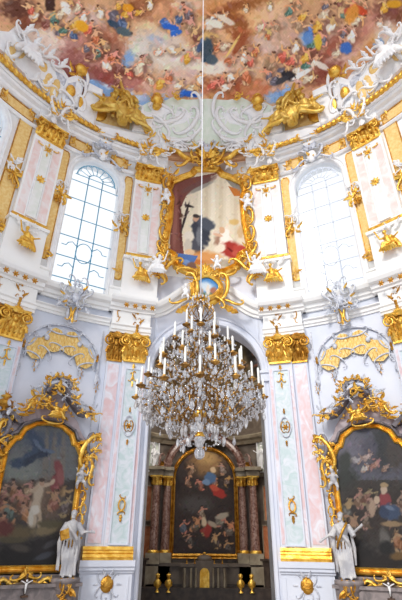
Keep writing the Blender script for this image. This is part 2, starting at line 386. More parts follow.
def SP_RIGHT(p):
    B = p.blob; p.poly([(325, 420), (425, 420), (425, 480), (325, 480)], (98, 98, 116))
    B(352, 448, 16, 12, (120, 116, 136), 0, .8); B(384, 446, 12, 24, (60, 62, 66), 0, .5); B(396, 450, 10, 20, (84, 74, 70), 0, .6); B(346, 480, 12, 12, (54, 58, 54), 0, .6); B(370, 448, 8, 10, (90, 88, 108), 0, .7)
    for x, y, s, c in ((358, 460, 16, (150, 140, 148)), (368, 456, 14, (180, 150, 140)), (376, 464, 16, (170, 110, 90)), (366, 468, 12, (190, 176, 170)), (386, 468, 12, (150, 110, 90))): p.fig(x, y, s, p.rng.uniform(30, 110), c, skin=(190, 150, 124), dark=(72, 66, 80))
    B(370, 510, 34, 26, (66, 52, 46), 0, .6)
    for x, y, s, c in ((348, 508, 26, (96, 92, 84)), (360, 498, 22, (136, 96, 68)), (352, 526, 30, (84, 72, 62)), (368, 496, 20, (120, 70, 50)), (374, 504, 22, (156, 128, 104)), (396, 512, 28, (72, 60, 54)), (404, 500, 26, (112, 80, 60)), (342, 540, 26, (58, 50, 46)), (398, 540, 26, (150, 84, 40)), (366, 520, 20, (110, 86, 66))): p.fig(x, y, s, p.rng.uniform(-25, 25), c, skin=(196, 152, 116), dark=(46, 36, 34))
    p.mottle(1500, 325, 420, 425, 572, 1.5, 16)
    B(385, 500, 6, 8, (172, 58, 66), 0, .3); B(384, 490, 3.4, 4.4, (224, 190, 160)); B(384, 485, 4, 2.5, (196, 160, 110)); B(391, 512, 10, 8, (62, 84, 124), 15, .4); B(384, 512, 5, 6, (52, 70, 108), 0, .4); B(390, 508, 5, 2, (110, 130, 166), 20, .5); B(377, 500, 3, 4, (224, 190, 156)); B(372, 508, 3, 9, (196, 160, 130), 0, .4)
    B(392, 524, 10, 3, (176, 140, 96), 0, .4); B(385, 540, 5, 12, (150, 146, 140), -15, .5, .6); B(386, 548, 7, 7, (36, 34, 34), 0, .5)
    B(356, 560, 22, 16, (36, 30, 30), 0, .5); B(384, 562, 24, 8, (44, 36, 34), 0, .5); B(398, 556, 8, 4, (134, 96, 46), -10, .5); B(350, 548, 8, 4, (78, 66, 56), 20, .6); B(345, 462, 6, 10, (60, 66, 60), 10, .6); L_ = p.c.mean(1)[:, None]; p.c = (L_ + (p.c - L_)*.75)*.74; p.grain(4)
def SP_HIGH(p):
    B = p.blob; p.poly([(170, 440), (245, 440), (245, 565), (170, 565)], (58, 46, 42)); B(207, 462, 18, 14, (148, 112, 72), 0, .8); B(207, 458, 9, 6, (190, 152, 98), 0, .8); B(196, 504, 16, 8, (80, 74, 72), 0, .8)
    for x, y, s, c in ((192, 470, 14, (120, 90, 70)), (222, 468, 14, (130, 110, 100)), (200, 484, 14, (130, 80, 58)), (214, 480, 14, (140, 96, 76)), (188, 482, 12, (110, 76, 58)), (228, 480, 12, (110, 90, 80)), (184, 526, 16, (76, 84, 96)), (196, 524, 18, (90, 76, 66)), (208, 528, 18, (150, 60, 50)), (222, 520, 18, (120, 112, 100)), (230, 528, 18, (104, 92, 82)), (190, 540, 16, (70, 60, 54)), (216, 540, 18, (70, 56, 48)), (228, 546, 16, (66, 56, 50)), (202, 512, 14, (130, 110, 92))): p.fig(x, y, s, p.rng.uniform(-40, 40), c, skin=(206, 154, 112), dark=(48, 36, 32))
    p.mottle(800, 170, 245, 440, 565, 1.5, 18)
    B(210, 478, 6, 6, (84, 112, 150), 20, .3); B(206, 482, 4, 3, (120, 146, 180), 20, .4); B(213, 470, 3, 3, (222, 190, 150)); B(219, 493, 8, 4.5, (170, 52, 42), 30, .3); B(214, 488, 5, 3, (196, 84, 60), 20, .4); B(208, 530, 3.5, 8, (158, 54, 46), 15, .4); B(204, 522, 2.5, 5, (214, 190, 160)); B(212, 524, 5, 2.5, (176, 160, 140), 30); B(222, 516, 7, 3, (176, 164, 146), -20, .4)
    B(207, 556, 34, 6, (46, 36, 34), 0, .6); p.grain(4)
def SP_VAULT(p):
    B = p.blob
    for i, (x, y, rx, ry, c, a) in enumerate(((165, 350, 18, 14, (150, 134, 110), -50), (160, 375, 10, 24, (96, 82, 66), 0), (185, 338, 22, 8, (134, 124, 110), -20), (235, 338, 18, 7, (124, 118, 110), 25), (255, 365, 9, 24, (66, 62, 60), -18), (246, 380, 8, 26, (150, 128, 84), -14), (240, 400, 16, 20, (128, 108, 70), 0), (175, 400, 20, 20, (120, 108, 80), 0), (262, 400, 8, 30, (74, 62, 52), -8), (207, 365, 20, 20, (140, 122, 92), 0), (210, 420, 24, 8, (160, 140, 100), 0))): B(x, y, rx, ry, c, a, .7, .9)
    for i in range(26): p.fig(p.rng.uniform(155, 262), p.rng.uniform(335, 430), 16, p.rng.uniform(0, 360), p.rng.choice(((130, 112, 90), (96, 96, 100), (150, 120, 84), (110, 80, 62), (156, 146, 128))), skin=(186, 150, 110), dark=(70, 58, 46))
    for k_ in range(3): p.stroke([(158 + k_*6, 390), (172 + k_*4, 352), (198, 334 + 3*k_)], 1.2, (176, 160, 128))
    for k_ in range(3): p.stroke([(216, 334 + 3*k_), (240 - k_*4, 350), (258 - k_*5, 384)], 1.2, (60, 56, 54) if k_ % 2 else (150, 136, 110))
    p.grain(8)
FRESCO = '''
B = pt.blob; rr = pt.rng; F_ = pt.fig
B(201, 60, 240, 90, (206, 160, 120), 0, .6)
for x, y, rx, ry, c, a in (
 (90, 60, 50, 30, (176, 120, 104), 20), (60, 60, 26, 22, (214, 186, 176), 30), (40, 36, 20, 22, (224, 204, 190), 20), (30, 20, 16, 10, (122, 70, 50), 0), (15, 8, 16, 10, (90, 54, 44), 0), (72, 62, 14, 18, (150, 92, 84), 0), (85, 20, 18, 12, (206, 176, 164), 0),
 (100, 82, 28, 9, (128, 66, 58), 12), (72, 78, 20, 8, (140, 84, 80), 40), (88, 70, 18, 8, (178, 132, 120), 10), (118, 76, 26, 8, (120, 60, 50), 0), (104, 38, 16, 12, (170, 110, 84), 0), (110, 50, 14, 10, (150, 96, 76), 0),
 (150, 8, 28, 12, (150, 92, 60), 0), (168, 12, 20, 10, (206, 150, 110), 0), (190, 5, 14, 6, (216, 196, 176), 0), (150, 30, 16, 8, (224, 190, 150), 10), (165, 42, 30, 10, (214, 196, 180), 10), (155, 40, 10, 4, (170, 176, 190), 20), (150, 56, 22, 14, (208, 192, 176), 0), (138, 48, 10, 12, (214, 206, 196), 30), (185, 62, 30, 14, (220, 206, 190), 0), (178, 78, 20, 10, (208, 176, 156), 0), (200, 40, 14, 10, (200, 150, 110), 0),
 (228, 12, 28, 12, (202, 138, 84), 10), (232, 8, 24, 5, (140, 76, 44), -20), (256, 4, 22, 5, (150, 92, 50), -12), (252, 30, 26, 18, (226, 176, 122), 0), (240, 24, 20, 8, (140, 78, 42), 35), (244, 40, 20, 6, (146, 80, 46), 35), (262, 24, 14, 10, (232, 186, 136), 0), (275, 14, 18, 14, (224, 182, 140), 0), (222, 56, 24, 10, (206, 150, 118), 0), (236, 66, 24, 10, (214, 178, 150), 0), (272, 44, 22, 12, (206, 176, 160), 0), (214, 68, 14, 8, (232, 216, 200), 0), (240, 86, 40, 8, (158, 86, 56), 4), (228, 94, 24, 8, (176, 110, 72), 8), (264, 88, 24, 9, (190, 120, 84), -10),
 (290, 30, 20, 18, (200, 160, 134), 0), (300, 60, 24, 20, (196, 156, 136), 0), (286, 80, 20, 10, (212, 176, 156), -10), (325, 30, 14, 22, (186, 142, 126), -20), (330, 54, 26, 8, (150, 84, 66), -55), (342, 56, 22, 9, (206, 168, 152), -42), (324, 74, 20, 7, (128, 66, 52), -35), (312, 50, 18, 9, (140, 84, 68), -60), (356, 36, 22, 9, (176, 116, 96), -45), (372, 20, 20, 12, (196, 140, 116), -30), (390, 12, 16, 14, (120, 70, 56), 0), (372, 48, 14, 6, (196, 134, 80), -40), (386, 34, 10, 14, (214, 196, 176), 0), (310, 12, 14, 14, (196, 150, 110), 0), (345, 8, 20, 10, (206, 160, 120), 0)):
    B(x, y, rx, ry, c, a, .7, .95, .3)
for x, y, rx, ry, a in ((92, 84, 9, 6, 30), (104, 88, 18, 6, 25), (120, 96, 22, 7, 22), (146, 102, 16, 6, 10), (162, 100, 9, 6, 0), (128, 60, 6, 10, 20), (278, 97, 14, 6, -10), (290, 92, 8, 5, -20), (378, 44, 7, 4, -40), (308, 38, 8, 9, 0), (196, 94, 6, 3, 0)):
    B(x, y, rx, ry, (128, 164, 208), a, .5, .95, .25)
for x, y, rx, ry, a in ((126, 92, 8, 3, 10), (140, 98, 6, 2.5, 10), (108, 86, 6, 2, 20)): B(x, y, rx, ry, (196, 208, 224), a, .7, .9)
B(104, 76, 34, 7, (138, 76, 68), 20, .5, .9, .35); B(136, 84, 24, 6, (176, 118, 104), 12, .5, .9, .35); B(160, 88, 20, 6, (206, 164, 142), 5, .5, .9, .35)
pt.mottle(2500, -10, 415, -10, 125, 3.5, 22)
COLS = [(66, 84, 116), (186, 84, 66), (206, 150, 56), (70, 104, 92), (196, 176, 150), (120, 70, 60), (64, 100, 166), (150, 120, 92), (222, 206, 186), (96, 90, 100), (176, 96, 60)]
for x, y, s, a, c in ((36, 12, 22, 20, 8), (30, 8, 18, -30, 1), (48, 22, 20, 30, 5), (54, 18, 22, 0, 3), (62, 12, 18, 40, 4), (58, 30, 20, -20, 9), (66, 28, 20, 30, 3), (76, 24, 26, 10, 2), (72, 34, 18, -30, 0), (84, 16, 18, 0, 8), (90, 28, 20, 20, 1), (96, 36, 20, -10, 10), (88, 46, 18, 40, 9), (98, 52, 20, 10, 3), (104, 44, 18, -30, 7), (92, 56, 18, 60, 5), (106, 62, 22, 0, 8), (114, 56, 18, 30, 10), (118, 66, 20, -10, 5), (78, 6, 18, 10, 4), (100, 12, 18, -20, 8), (70, 4, 16, 20, 5),
 (118, 20, 30, 120, 9), (124, 26, 26, 140, 0), (128, 14, 18, 60, 2), (140, 66, 24, 10, 4), (146, 60, 16, -40, 7), (118, 80, 16, 20, 5), (128, 72, 16, -30, 1),
 (168, 24, 22, 100, 6), (176, 28, 20, 60, 6), (186, 12, 26, -20, 9), (190, 24, 22, 10, 7), (180, 16, 20, 30, 0), (196, 34, 20, -20, 5), (176, 50, 20, 90, 8), (190, 56, 22, 60, 2), (196, 48, 18, 20, 4), (160, 52, 14, 80, 8),
 (162, 82, 22, 50, 2), (168, 76, 16, -20, 10), (186, 92, 20, 80, 6), (194, 88, 18, 90, 4), (180, 84, 16, 40, 8), (150, 80, 14, -20, 4), (200, 78, 16, 10, 8),
 (206, 40, 34, 10, 0), (212, 20, 26, 40, 8), (220, 22, 20, 80, 9), (208, 54, 22, 0, 0), (224, 16, 16, 50, 4), (218, 46, 14, 20, 10), (226, 46, 16, 70, 4),
 (222, 80, 20, 20, 1), (232, 60, 18, 60, 10), (244, 56, 18, 10, 8), (250, 60, 18, -20, 1), (234, 76, 20, 80, 8), (246, 74, 24, 0, 10), (228, 86, 18, 70, 8), (214, 84, 18, 40, 1), (240, 48, 14, 80, 4), (256, 50, 16, 30, 10),
 (262, 26, 16, 60, 4), (268, 34, 14, 20, 10), (276, 26, 14, -20, 7), (272, 62, 26, 10, 7), (268, 74, 18, -30, 9), (284, 54, 22, 40, 1), (292, 60, 22, 20, 1), (286, 70, 20, 60, 9), (278, 80, 22, 80, 9), (296, 46, 18, 0, 8), (290, 74, 16, -60, 4), (302, 70, 22, 60, 8), (310, 78, 20, 80, 4), (296, 88, 14, 30, 4),
 (290, 10, 18, 10, 3), (298, 24, 20, 0, 7), (304, 16, 16, 40, 2), (310, 30, 22, 10, 6), (318, 24, 24, 0, 2), (314, 42, 22, 20, 3), (322, 38, 20, -20, 9), (326, 12, 22, 30, 4), (332, 24, 22, 10, 8), (344, 12, 30, -40, 3), (352, 8, 26, 20, 1), (358, 20, 22, 60, 4), (344, 34, 20, 10, 9), (346, 44, 22, 0, 6), (352, 34, 22, 20, 8), (338, 52, 16, 40, 4), (306, 56, 22, 30, 2), (308, 66, 18, 60, 3), (316, 60, 18, 10, 8), (364, 6, 16, 20, 7), (384, 6, 18, 10, 2), (326, 4, 16, 10, 9), (298, 4, 14, 0, 7), (340, 2, 14, 0, 5), (380, 22, 14, 20, 8), (150, 4, 14, 10, 8), (246, 8, 12, 20, 4), (270, 6, 12, 10, 8), (120, 4, 16, 40, 2), (140, 12, 14, 80, 2)):
    F_(x, y, s*.9, a, COLS[c])
for x, y, rx, ry, c, a in ((170, 27, 9, 3, (44, 96, 190), 10), (176, 33, 6, 3, (50, 104, 196), -20), (190, 94, 9, 3, (40, 92, 186), 10), (82, 26, 7, 5, (226, 160, 40), 40), (128, 8, 6, 4, (222, 150, 40), 20), (207, 50, 6, 12, (58, 72, 84), 5), (212, 60, 6, 5, (72, 88, 98), 0), (113, 24, 6, 3, (52, 70, 90), 30), (124, 32, 8, 4, (74, 92, 100), 20), (346, 48, 6, 6, (60, 104, 180), 0), (308, 38, 5, 6, (92, 134, 190), 0), (360, 10, 8, 4, (190, 70, 40), 30), (352, 14, 6, 10, (210, 140, 60), 30), (318, 42, 4, 8, (214, 180, 60), 0), (289, 76, 8, 5, (40, 40, 46), 20), (282, 80, 7, 3, (60, 60, 66), -30), (302, 74, 12, 2.4, (236, 232, 224), -30), (322, 66, 8, 3, (222, 210, 196), 30), (394, 4, 8, 4, (206, 150, 40), 0), (226, 20, 10, 3, (220, 206, 186), 30), (216, 24, 7, 4, (236, 224, 206), 20), (66, 8, 4, 8, (232, 226, 218), -30), (50, 4, 5, 8, (60, 40, 36), 0), (240, 44, 3, 14, (150, 80, 50), 35), (233, 46, 14, 1.2, (226, 190, 110), -58)):
    B(x, y, rx, ry, c, a, .35, .95, .15)
pt.mottle(3000, -10, 415, -10, 125, 1.3, 34); pt.grain(5); pt.c = pt.c*1.1 + 10
'''
# ---------------------------------------------------------------- ornament vocabulary
def curve_pts(kind, n=22):
    """unit scroll: heading integrated from a curvature law; C or S"""
    pts = [(0, 0)]; th = 0
    for i in range(n):
        t = i/(n-1)*2 - 1
        k = .25 + 3.6*abs(t)**3
        if kind == 'S': k *= (1 if t > 0 else -1)
        th += k*5.2/n
        x, y = pts[-1]; pts.append((x + cos(th)/n, y + sin(th)/n))
    a, b = pts[3], pts[-4]; L = math.hypot(b[0]-a[0], b[1]-a[1]); A = math.atan2(b[1]-a[1], b[0]-a[0])
    mx, my = (a[0]+b[0])/2, (a[1]+b[1])/2
    return [(((x-mx)*cos(A) + (y-my)*sin(A))/L, (-(x-mx)*sin(A) + (y-my)*cos(A))/L) for x, y in pts]
CPTS, SPTS = curve_pts('C'), curve_pts('S')
def scroll(mb, x, y, size, ang=0, kind='C', flip=1, r=.06, o=.08, seg=5):
    r *= .8
    """rocaille scroll; r relative to size"""
    P = CPTS if kind == 'C' else SPTS; c, s = cos(math.radians(ang)), sin(math.radians(ang)); n = len(P)
    pts = []; rad = []
    for i, (a, b) in enumerate(P):
        a *= size; b *= size*flip; t = i/(n-1)*2 - 1
        pts.append((x + c*a - s*b, y + s*a + c*b, o + .5*r*size*(1 - t*t)))
        rad.append(r*size*(1.15 - .75*abs(t)**1.5))
    mb.tube(pts, rad, seg, .8)
    for e in (0, -1): mb.ell(pts[e], r*size*.75, 6, 4)
def leaf(mb, x, y, L, W, ang=90, o=.04, curl=.35, lobes=3, bend=0):
    A = math.radians(ang); n = 9; pts = []; rad = []
    for i in range(n):
        t = i/(n-1); B = A + bend*t
        pts.append((x + L*t*cos(B), y + L*t*sin(B), o + curl*L*t*t))
        rad.append(W*.5*(.55 + .45*abs(cos(lobes*PI*t)))*(math.sin(PI*min(1, .2 + .8*t))**.6 + .05))
    P = pts; vs = []; fs = []
    for i in range(n):
        px, py = -sin(A + bend*i/(n-1)), cos(A + bend*i/(n-1)); w = rad[i]; q = P[i]; th = W*.16
        vs += [(q[0] - px*w, q[1] - py*w, q[2] - th*.5), (q[0], q[1], q[2] + th), (q[0] + px*w, q[1] + py*w, q[2] - th*.5), (q[0], q[1], q[2] - th)]
    for i in range(n-1):
        for k in range(4): fs.append([4*i + k, 4*i + (k+1) % 4, 4*i + 4 + (k+1) % 4, 4*i + 4 + k])
    fs += [[3, 2, 1, 0], [4*n-4, 4*n-3, 4*n-2, 4*n-1]]
    mb.add(vs, fs, False)
def shell(mb, x, y, r, ang=90, o=.05, n=7, spread=150):
    for i in range(n):
        a = ang + spread*((i/(n-1)) - .5); k = 1 - .25*abs(i/(n-1)*2 - 1)
        leaf(mb, x, y, r*k, r*.42, a, o, .25, 0)
    mb.ell((x, y, o + r*.12), (r*.2, r*.2, r*.2))
def rosette(mb, x, y, r, o=.03, n=8):
    for i in range(n): leaf(mb, x, y, r, r*.5, 360*i/n, o, .1, 0)
    mb.ell((x, y, o + r*.1), r*.28)
def cluster(mb, x, y, w, h, seed=0, n=14, k=.3, o=.05, ang=None, lf=.45):
    """dense foliage of scrolls, leaves and buds inside an ellipse"""
    r = random.Random(seed)
    for i in range(n):
        a = r.uniform(0, 2*PI); q = math.sqrt(r.random())*.85
        px, py = x + w*.5*q*cos(a), y + h*.5*q*sin(a); d = math.degrees(a) + r.uniform(-50, 50) if ang is None else ang + r.uniform(-45, 45)
        sz = k*min(w, h)*r.uniform(.7, 1.4); t = r.random()
        if t < lf: leaf(mb, px, py, sz*1.1, sz*.5, d, o + r.uniform(0, .06), r.uniform(.1, .5), r.choice((0, 2, 3)), r.uniform(-.6, .6))
        elif t < .85: scroll(mb, px, py, sz*1.1, d, r.choice('CS'), r.choice((-1, 1)), .11, o + r.uniform(0, .1))
        else: mb.ell((px, py, o + .04), sz*.24, 6, 5)
def flame_tuft(mb, x, y, h, ang=90, o=.05, seed=1):
    r = random.Random(seed)
    for i in range(4): leaf(mb, x, y, h*r.uniform(.6, 1), h*.22, ang + (i-1.5)*24, o, .15, 2, r.uniform(-.5, .5))
def urn(mb, x, y, h, o=.15):
    p = [(.16, 0), (.18, .04), (.07, .1), (.06, .16), (.2, .26), (.27, .4), (.25, .5), (.12, .58), (.1, .64), (.19, .7), (.17, .75), (.03, .8)]
    mb.lathe([(a*h, y + b*h) for a, b in p], (x, o), 12)
    flame_tuft(mb, x, y + .76*h, .26*h, 90, o)
    for e in (-1, 1): scroll(mb, x + e*.3*h, y + .45*h, .25*h, 90, 'C', -e, .1, o)
def arm(mb, pts, r0, r1, hand=True, k=1.0):
    n = len(pts); mb.tube(pts, [r0 + (r1-r0)*i/(n-1) for i in range(n)], 8)
    if hand:
        a, b = Vector(pts[-2]), Vector(pts[-1]); d = (b - a).normalized(); side = d.cross(Vector((0, 0, 1)))
        side = side.normalized() if side.length > .1 else Vector((1, 0, 0)); q = b + d*.035*k
        mb.tube([b, q, q + d*.03*k], [r1*.9, r1*1.25, r1], 6)
        for j in range(4):
            s = q + d*.03*k + side*(j - 1.5)*r1*.62; L = (.04, .048, .046, .036)[j]*k
            mb.tube([s, s + d*L*.6, s + d*L + Vector((0, -.35*L, 0))], [r1*.34, r1*.3, r1*.22], 5)
        mb.tube([b + side*r1*.8, b + side*r1*1.7 + d*.03*k], [r1*.4, r1*.28], 5)
def head(mb, x, y, o, r, turn=0, beard=False, hair=True):
    mb.ell((x, y, o), (r*.78, r*1.05, r*.9), 12, 9)
    c, s = sin(turn), cos(turn)
    mb.tube([(x + c*r*.8, y + .12*r, o + s*r*.8), (x + c*r*1.08, y - .12*r, o + s*r*1.08)], [r*.09, r*.14], 5)      # nose
    for e in (-1, 1):
        mb.ell((x + c*r*.74 + e*s*.3*r, y + .2*r, o + s*r*.74 - e*c*.3*r), (r*.13, r*.09, r*.1), 6, 4)                # brow and eye
        mb.ell((x + e*s*.78*r, y, o - e*c*.78*r), (r*.12, r*.2, r*.12), 6, 4)                                        # ear
    mb.ell((x + c*r*.8, y - .38*r, o + s*r*.8), (r*.2, r*.07, r*.1), 6, 4)                                           # mouth
    if hair:
        for i in range(9):
            a = 2*PI*i/9; mb.ell((x - c*r*.2 + cos(a)*r*.62, y + r*.55, o - s*r*.2 + sin(a)*r*.62), r*.36, 6, 5)
        mb.ell((x - c*r*.3, y + r*.75, o - s*r*.3), (r*.7, r*.5, r*.7), 8, 6)
    if beard:
        for i in range(5): mb.ell((x + c*r*.75 + (i-2)*.18*r, y - r*(.75 + .1*(i % 2)), o + s*r*.62), (r*.2, r*.38, r*.22), 6, 5)
def statue(mb, h=2.1, e=1, bend=0, arms='open', beard=True, drape=1):
    """robed standing saint, feet at local origin; e mirrors the stance"""
    def S(x, y, o=0): return (e*x*h, y*h, o*h)
    n = 15; vs = []; seg = 28; rows = 16
    def robe(u, v):
        y = .02 + v*.6; a = 2*PI*u
        sway = .018*sin(v*PI)
        rx = (.142 - .045*v)*(1 + .1*(1-v)*sin(7*a + 3*v) + .07*sin(11*a - 5*v)); ro = .75*rx
        knee = .03*max(0, cos(a - 1.2))*max(0, 1 - abs(v - .45)/.25)
        return S(sway + (rx + knee)*cos(a), y, (ro + knee)*sin(a))
    mb.grid(robe, seg, rows, True, True); mb.ell(S(0, .05), (.1*h, .05*h, .08*h)); mb.ell(S(.01, .62), (.1*h, .06*h, .075*h))
    mb.tube([S(.01, .55), S(.012, .66), S(.006, .74), S(0, .81), S(0, .835)], [.09*h, .1*h, .112*h, .105*h, .06*h], 14, .72)
    mb.tube([S(0, .82), S(0, .89, .015)], [.04*h, .032*h], 8)
    head(mb, *S(.005, .93, .02), .062*h, turn=.35*e, beard=beard)
    for fx in (-.05, .06): mb.tube([S(fx, .02, .03), S(fx*1.3, .015, .13)], [.03*h, .02*h], 6)
    if arms == 'open':
        arm(mb, [S(-.1, .79), S(-.2, .68, .04), S(-.33, .76, .1)], .036*h, .02*h, k=h*.9)
        arm(mb, [S(.1, .79), S(.21, .66, .06), S(.34, .58, .14)], .036*h, .02*h, k=h*.9)
    elif arms == 'book':
        arm(mb, [S(-.1, .79), S(-.2, .66, .04), S(-.32, .66, .12)], .036*h, .02*h, k=h*.9)
        arm(mb, [S(.1, .79), S(.17, .66, .04), S(.13, .58, .15)], .036*h, .02*h, k=h*.9)
    else:
        arm(mb, [S(-.1, .79), S(-.17, .9, .05), S(-.14, 1.03, .1)], .036*h, .02*h, k=h*.9)
        arm(mb, [S(.1, .79), S(.2, .72, .06), S(.26, .62, .14)], .036*h, .02*h, k=h*.9)
    # sleeves, cloak bands and hanging folds
    mb.tube([S(-.1, .79), S(-.18, .66, .03), S(-.2, .62, .04)], [.05*h, .055*h, .045*h], 8)
    mb.tube([S(.1, .79), S(.17, .66, .04), S(.19, .61, .06)], [.05*h, .06*h, .05*h], 8)
    mb.tube([S(.11, .8, .04), S(.03, .68, .1), S(-.09, .55, .1), S(-.13, .42, .04)], [.03*h, .034*h, .036*h, .02*h], 7)
    for i in range(5):
        x = -.12 + .055*i; mb.tube([S(x + .02, .56, .055), S(x + .01*i, .38, .075), S(x*1.0, .16, .08), S(x*1.05, .03, .08)], [.012*h, .024*h, .022*h, .026*h], 6)
    mb.tube([S(.15, .7, .0), S(.19, .5, .0), S(.16, .3, -.02), S(.17, .1, 0)], [.03*h, .045*h, .04*h, .03*h], 8)
    mb.tube([S(-.14, .68, -.02), S(-.16, .45, -.03), S(-.15, .2, -.02)], [.02*h, .035*h, .02*h], 8)
def seated(mb, h=1.8, e=1, lift=.3, wing=False, folds=True):
    """a reclining or seated draped figure, about h wide"""
    def S(x, y, o=0): return (e*x*h, y*h, o*h)
    mb.tube([S(-.05, .12), S(0, .25, .03), S(.04, .4, .03), S(.05, .5, .02)], [.13*h, .1*h, .12*h, .07*h], 10)
    mb.tube([S(.05, .5), S(.06, .56)], .04*h, 7); head(mb, *S(.07, .63, .03), .075*h, turn=.6*e)
    for k, zz in ((0, .06), (1, -.03)):
        mb.tube([S(-.03, .14, zz), S(.16 + .05*k, .2 - .04*k, .12), S(.24, .02, .1 + zz), S(.34, -.03, .14)], [.085*h, .07*h, .045*h, .025*h], 8)
    arm(mb, [S(.12, .46), S(.24, .42, .08), S(.34, .44 + lift, .1)], .045*h, .025*h, k=h)
    arm(mb, [S(-.07, .46), S(-.2, .34, .05), S(-.3, .3 + lift*.3, .08)], .045*h, .025*h, k=h)
    for i in range(6 if folds else 0):
        mb.tube([S(-.14 + .05*i, .18, .08), S(-.16 + .07*i, .05, .16), S(-.22 + .09*i, -.1, .08)], [.02*h, .04*h, .025*h], 6)
    mb.tube([S(-.1, .45, -.03), S(-.2, .2, -.05), S(-.28, .0, 0), S(-.34, -.08, .03)], [.05*h, .09*h, .08*h, .03*h], 8)
    if wing:
        for q in (-1, 1): leaf(mb, *S(q*.05, .42)[:2], .42*h, .2*h, 90 - q*38, -.04*h, -.1, 3)
def putto(mb, h=.9, e=1, pose=0):
    def S(x, y, o=0): return (e*x*h, y*h, o*h)
    mb.tube([S(0, .3), S(0, .42, .03), S(.01, .58, .02), S(.02, .68)], [.13*h, .15*h, .14*h, .08*h], 10)
    head(mb, *S(.03, .84, .03), .13*h, turn=.5*e)
    mb.tube([S(-.06, .34, .02), S(-.14, .16, .1), S(-.1, .0, .04)], [.09*h, .07*h, .035*h], 8)
    mb.tube([S(.07, .34, .02), S(.18, .22 + .1*pose, .12), S(.24, .04 + .1*pose, .06)], [.09*h, .07*h, .035*h], 8)
    arm(mb, [S(-.12, .62), S(-.2, .48 + .1*pose, .1), S(-.12, .4 + .5*pose, .2)], .05*h, .035*h, k=h)
    arm(mb, [S(.13, .62), S(.23, .52, .1), S(.28, .66 - .2*pose, .2)], .05*h, .035*h, k=h)
    for q in (-1, 1): leaf(mb, *S(q*.06, .6)[:2], .4*h, .2*h, 90 - q*50, -.05*h, -.1, 3)

# ---------------------------------------------------------------- setting: world, floor, walls, dome
mbw = MB()
w = bpy.data.worlds.new('day_sky'); bpy.context.scene.world = w; w.use_nodes = True
nt = w.node_tree; bg = nt.nodes['Background']
tc = nt.nodes.new('ShaderNodeTexCoord'); sp = nt.nodes.new('ShaderNodeSeparateXYZ'); rp = nt.nodes.new('ShaderNodeValToRGB')
nt.links.new(tc.outputs['Generated'], sp.inputs[0]); nt.links.new(sp.outputs['Z'], rp.inputs[0]); nt.links.new(rp.outputs[0], bg.inputs[0])
rp.color_ramp.elements[0].position = 0; rp.color_ramp.elements[0].color = (.84, .9, 1, 1)
rp.color_ramp.elements[1].position = .8; rp.color_ramp.elements[1].color = (.97, .985, 1, 1)
bg.inputs['Strength'].default_value = WORLD

AH = 2.62                                            # half width and radius of the choir arch
AZ = 9.45                                            # its springing
WH, WZ0, WZS = 1.36, 12.6, 20.35
FL = -.8                     # window half width, sill, springing
BAYS = [(-1.05, .21), (-.526, .225), (.526, .225), (1.05, .21)]
PL, PW = .306, .86                                   # inner pilasters
P2 = .762                                            # outer pilasters
m = MB(lambda x, y, o=0: (x, o, y)); m.lathe([(0.01, FL - .3), (15, FL - .3), (15, FL), (.01, FL)], seg=64, smooth=False)
m.box(-5.4, 5.4, FL - .3, FL + .001, 12, 25)
mkobj('floor', m, M['floor'], kind='structure')

def wallgrid(mb, p0, p1, lo, hi, n):
    mb.grid(lambda u, v: ((p0 + (p1-p0)*u)*R, (lo(p0 + (p1-p0)*u) + (hi(p0 + (p1-p0)*u) - lo(p0 + (p1-p0)*u))*v), 0), n, 1, True)
def archlo(c, hw, z0, zs):
    def f(p):
        x = (p - c)*R
        return zs + math.sqrt(max(0, hw*hw - x*x))
    return f
CONST = lambda k: (lambda p: k)
b = MB(cyl())
a = AH/R
wallgrid(b, -.24, -a, CONST(FL), CONST(14.9), 2); wallgrid(b, a, .24, CONST(FL), CONST(14.9), 2)
wallgrid(b, -a, a, archlo(0, AH, 0, AZ), CONST(14.9), 48)
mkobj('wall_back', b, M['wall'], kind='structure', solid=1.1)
for s, nm in ((-1, 'wall_left'), (1, 'wall_right')):
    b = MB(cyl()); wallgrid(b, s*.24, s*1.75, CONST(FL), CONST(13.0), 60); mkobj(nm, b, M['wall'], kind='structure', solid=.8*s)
    b = MB(cyl()); edges = [.24]; 
    for c, hw in BAYS[2:]:
        c0, c1 = c - WH/R, c + WH/R
        wallgrid(b, s*edges[-1], s*c0, CONST(13), CONST(23.6), 8)
        wallgrid(b, s*c0, s*c1, (lambda f: lambda p: f(abs(p)))(archlo(c, WH, 0, WZS)), CONST(23.6), 32)
        edges.append(c1)
    wallgrid(b, s*edges[-1], s*1.75, CONST(13), CONST(23.6), 16)
    mkobj('wall_' + ('upper_left' if s < 0 else 'upper_right'), b, M['white'], kind='structure', solid=.8*s)
b = MB(cyl()); wallgrid(b, -.24, .24, CONST(14.9), CONST(23.6), 16); mkobj('wall_upper_back', b, M['white'], kind='structure', solid=.8)

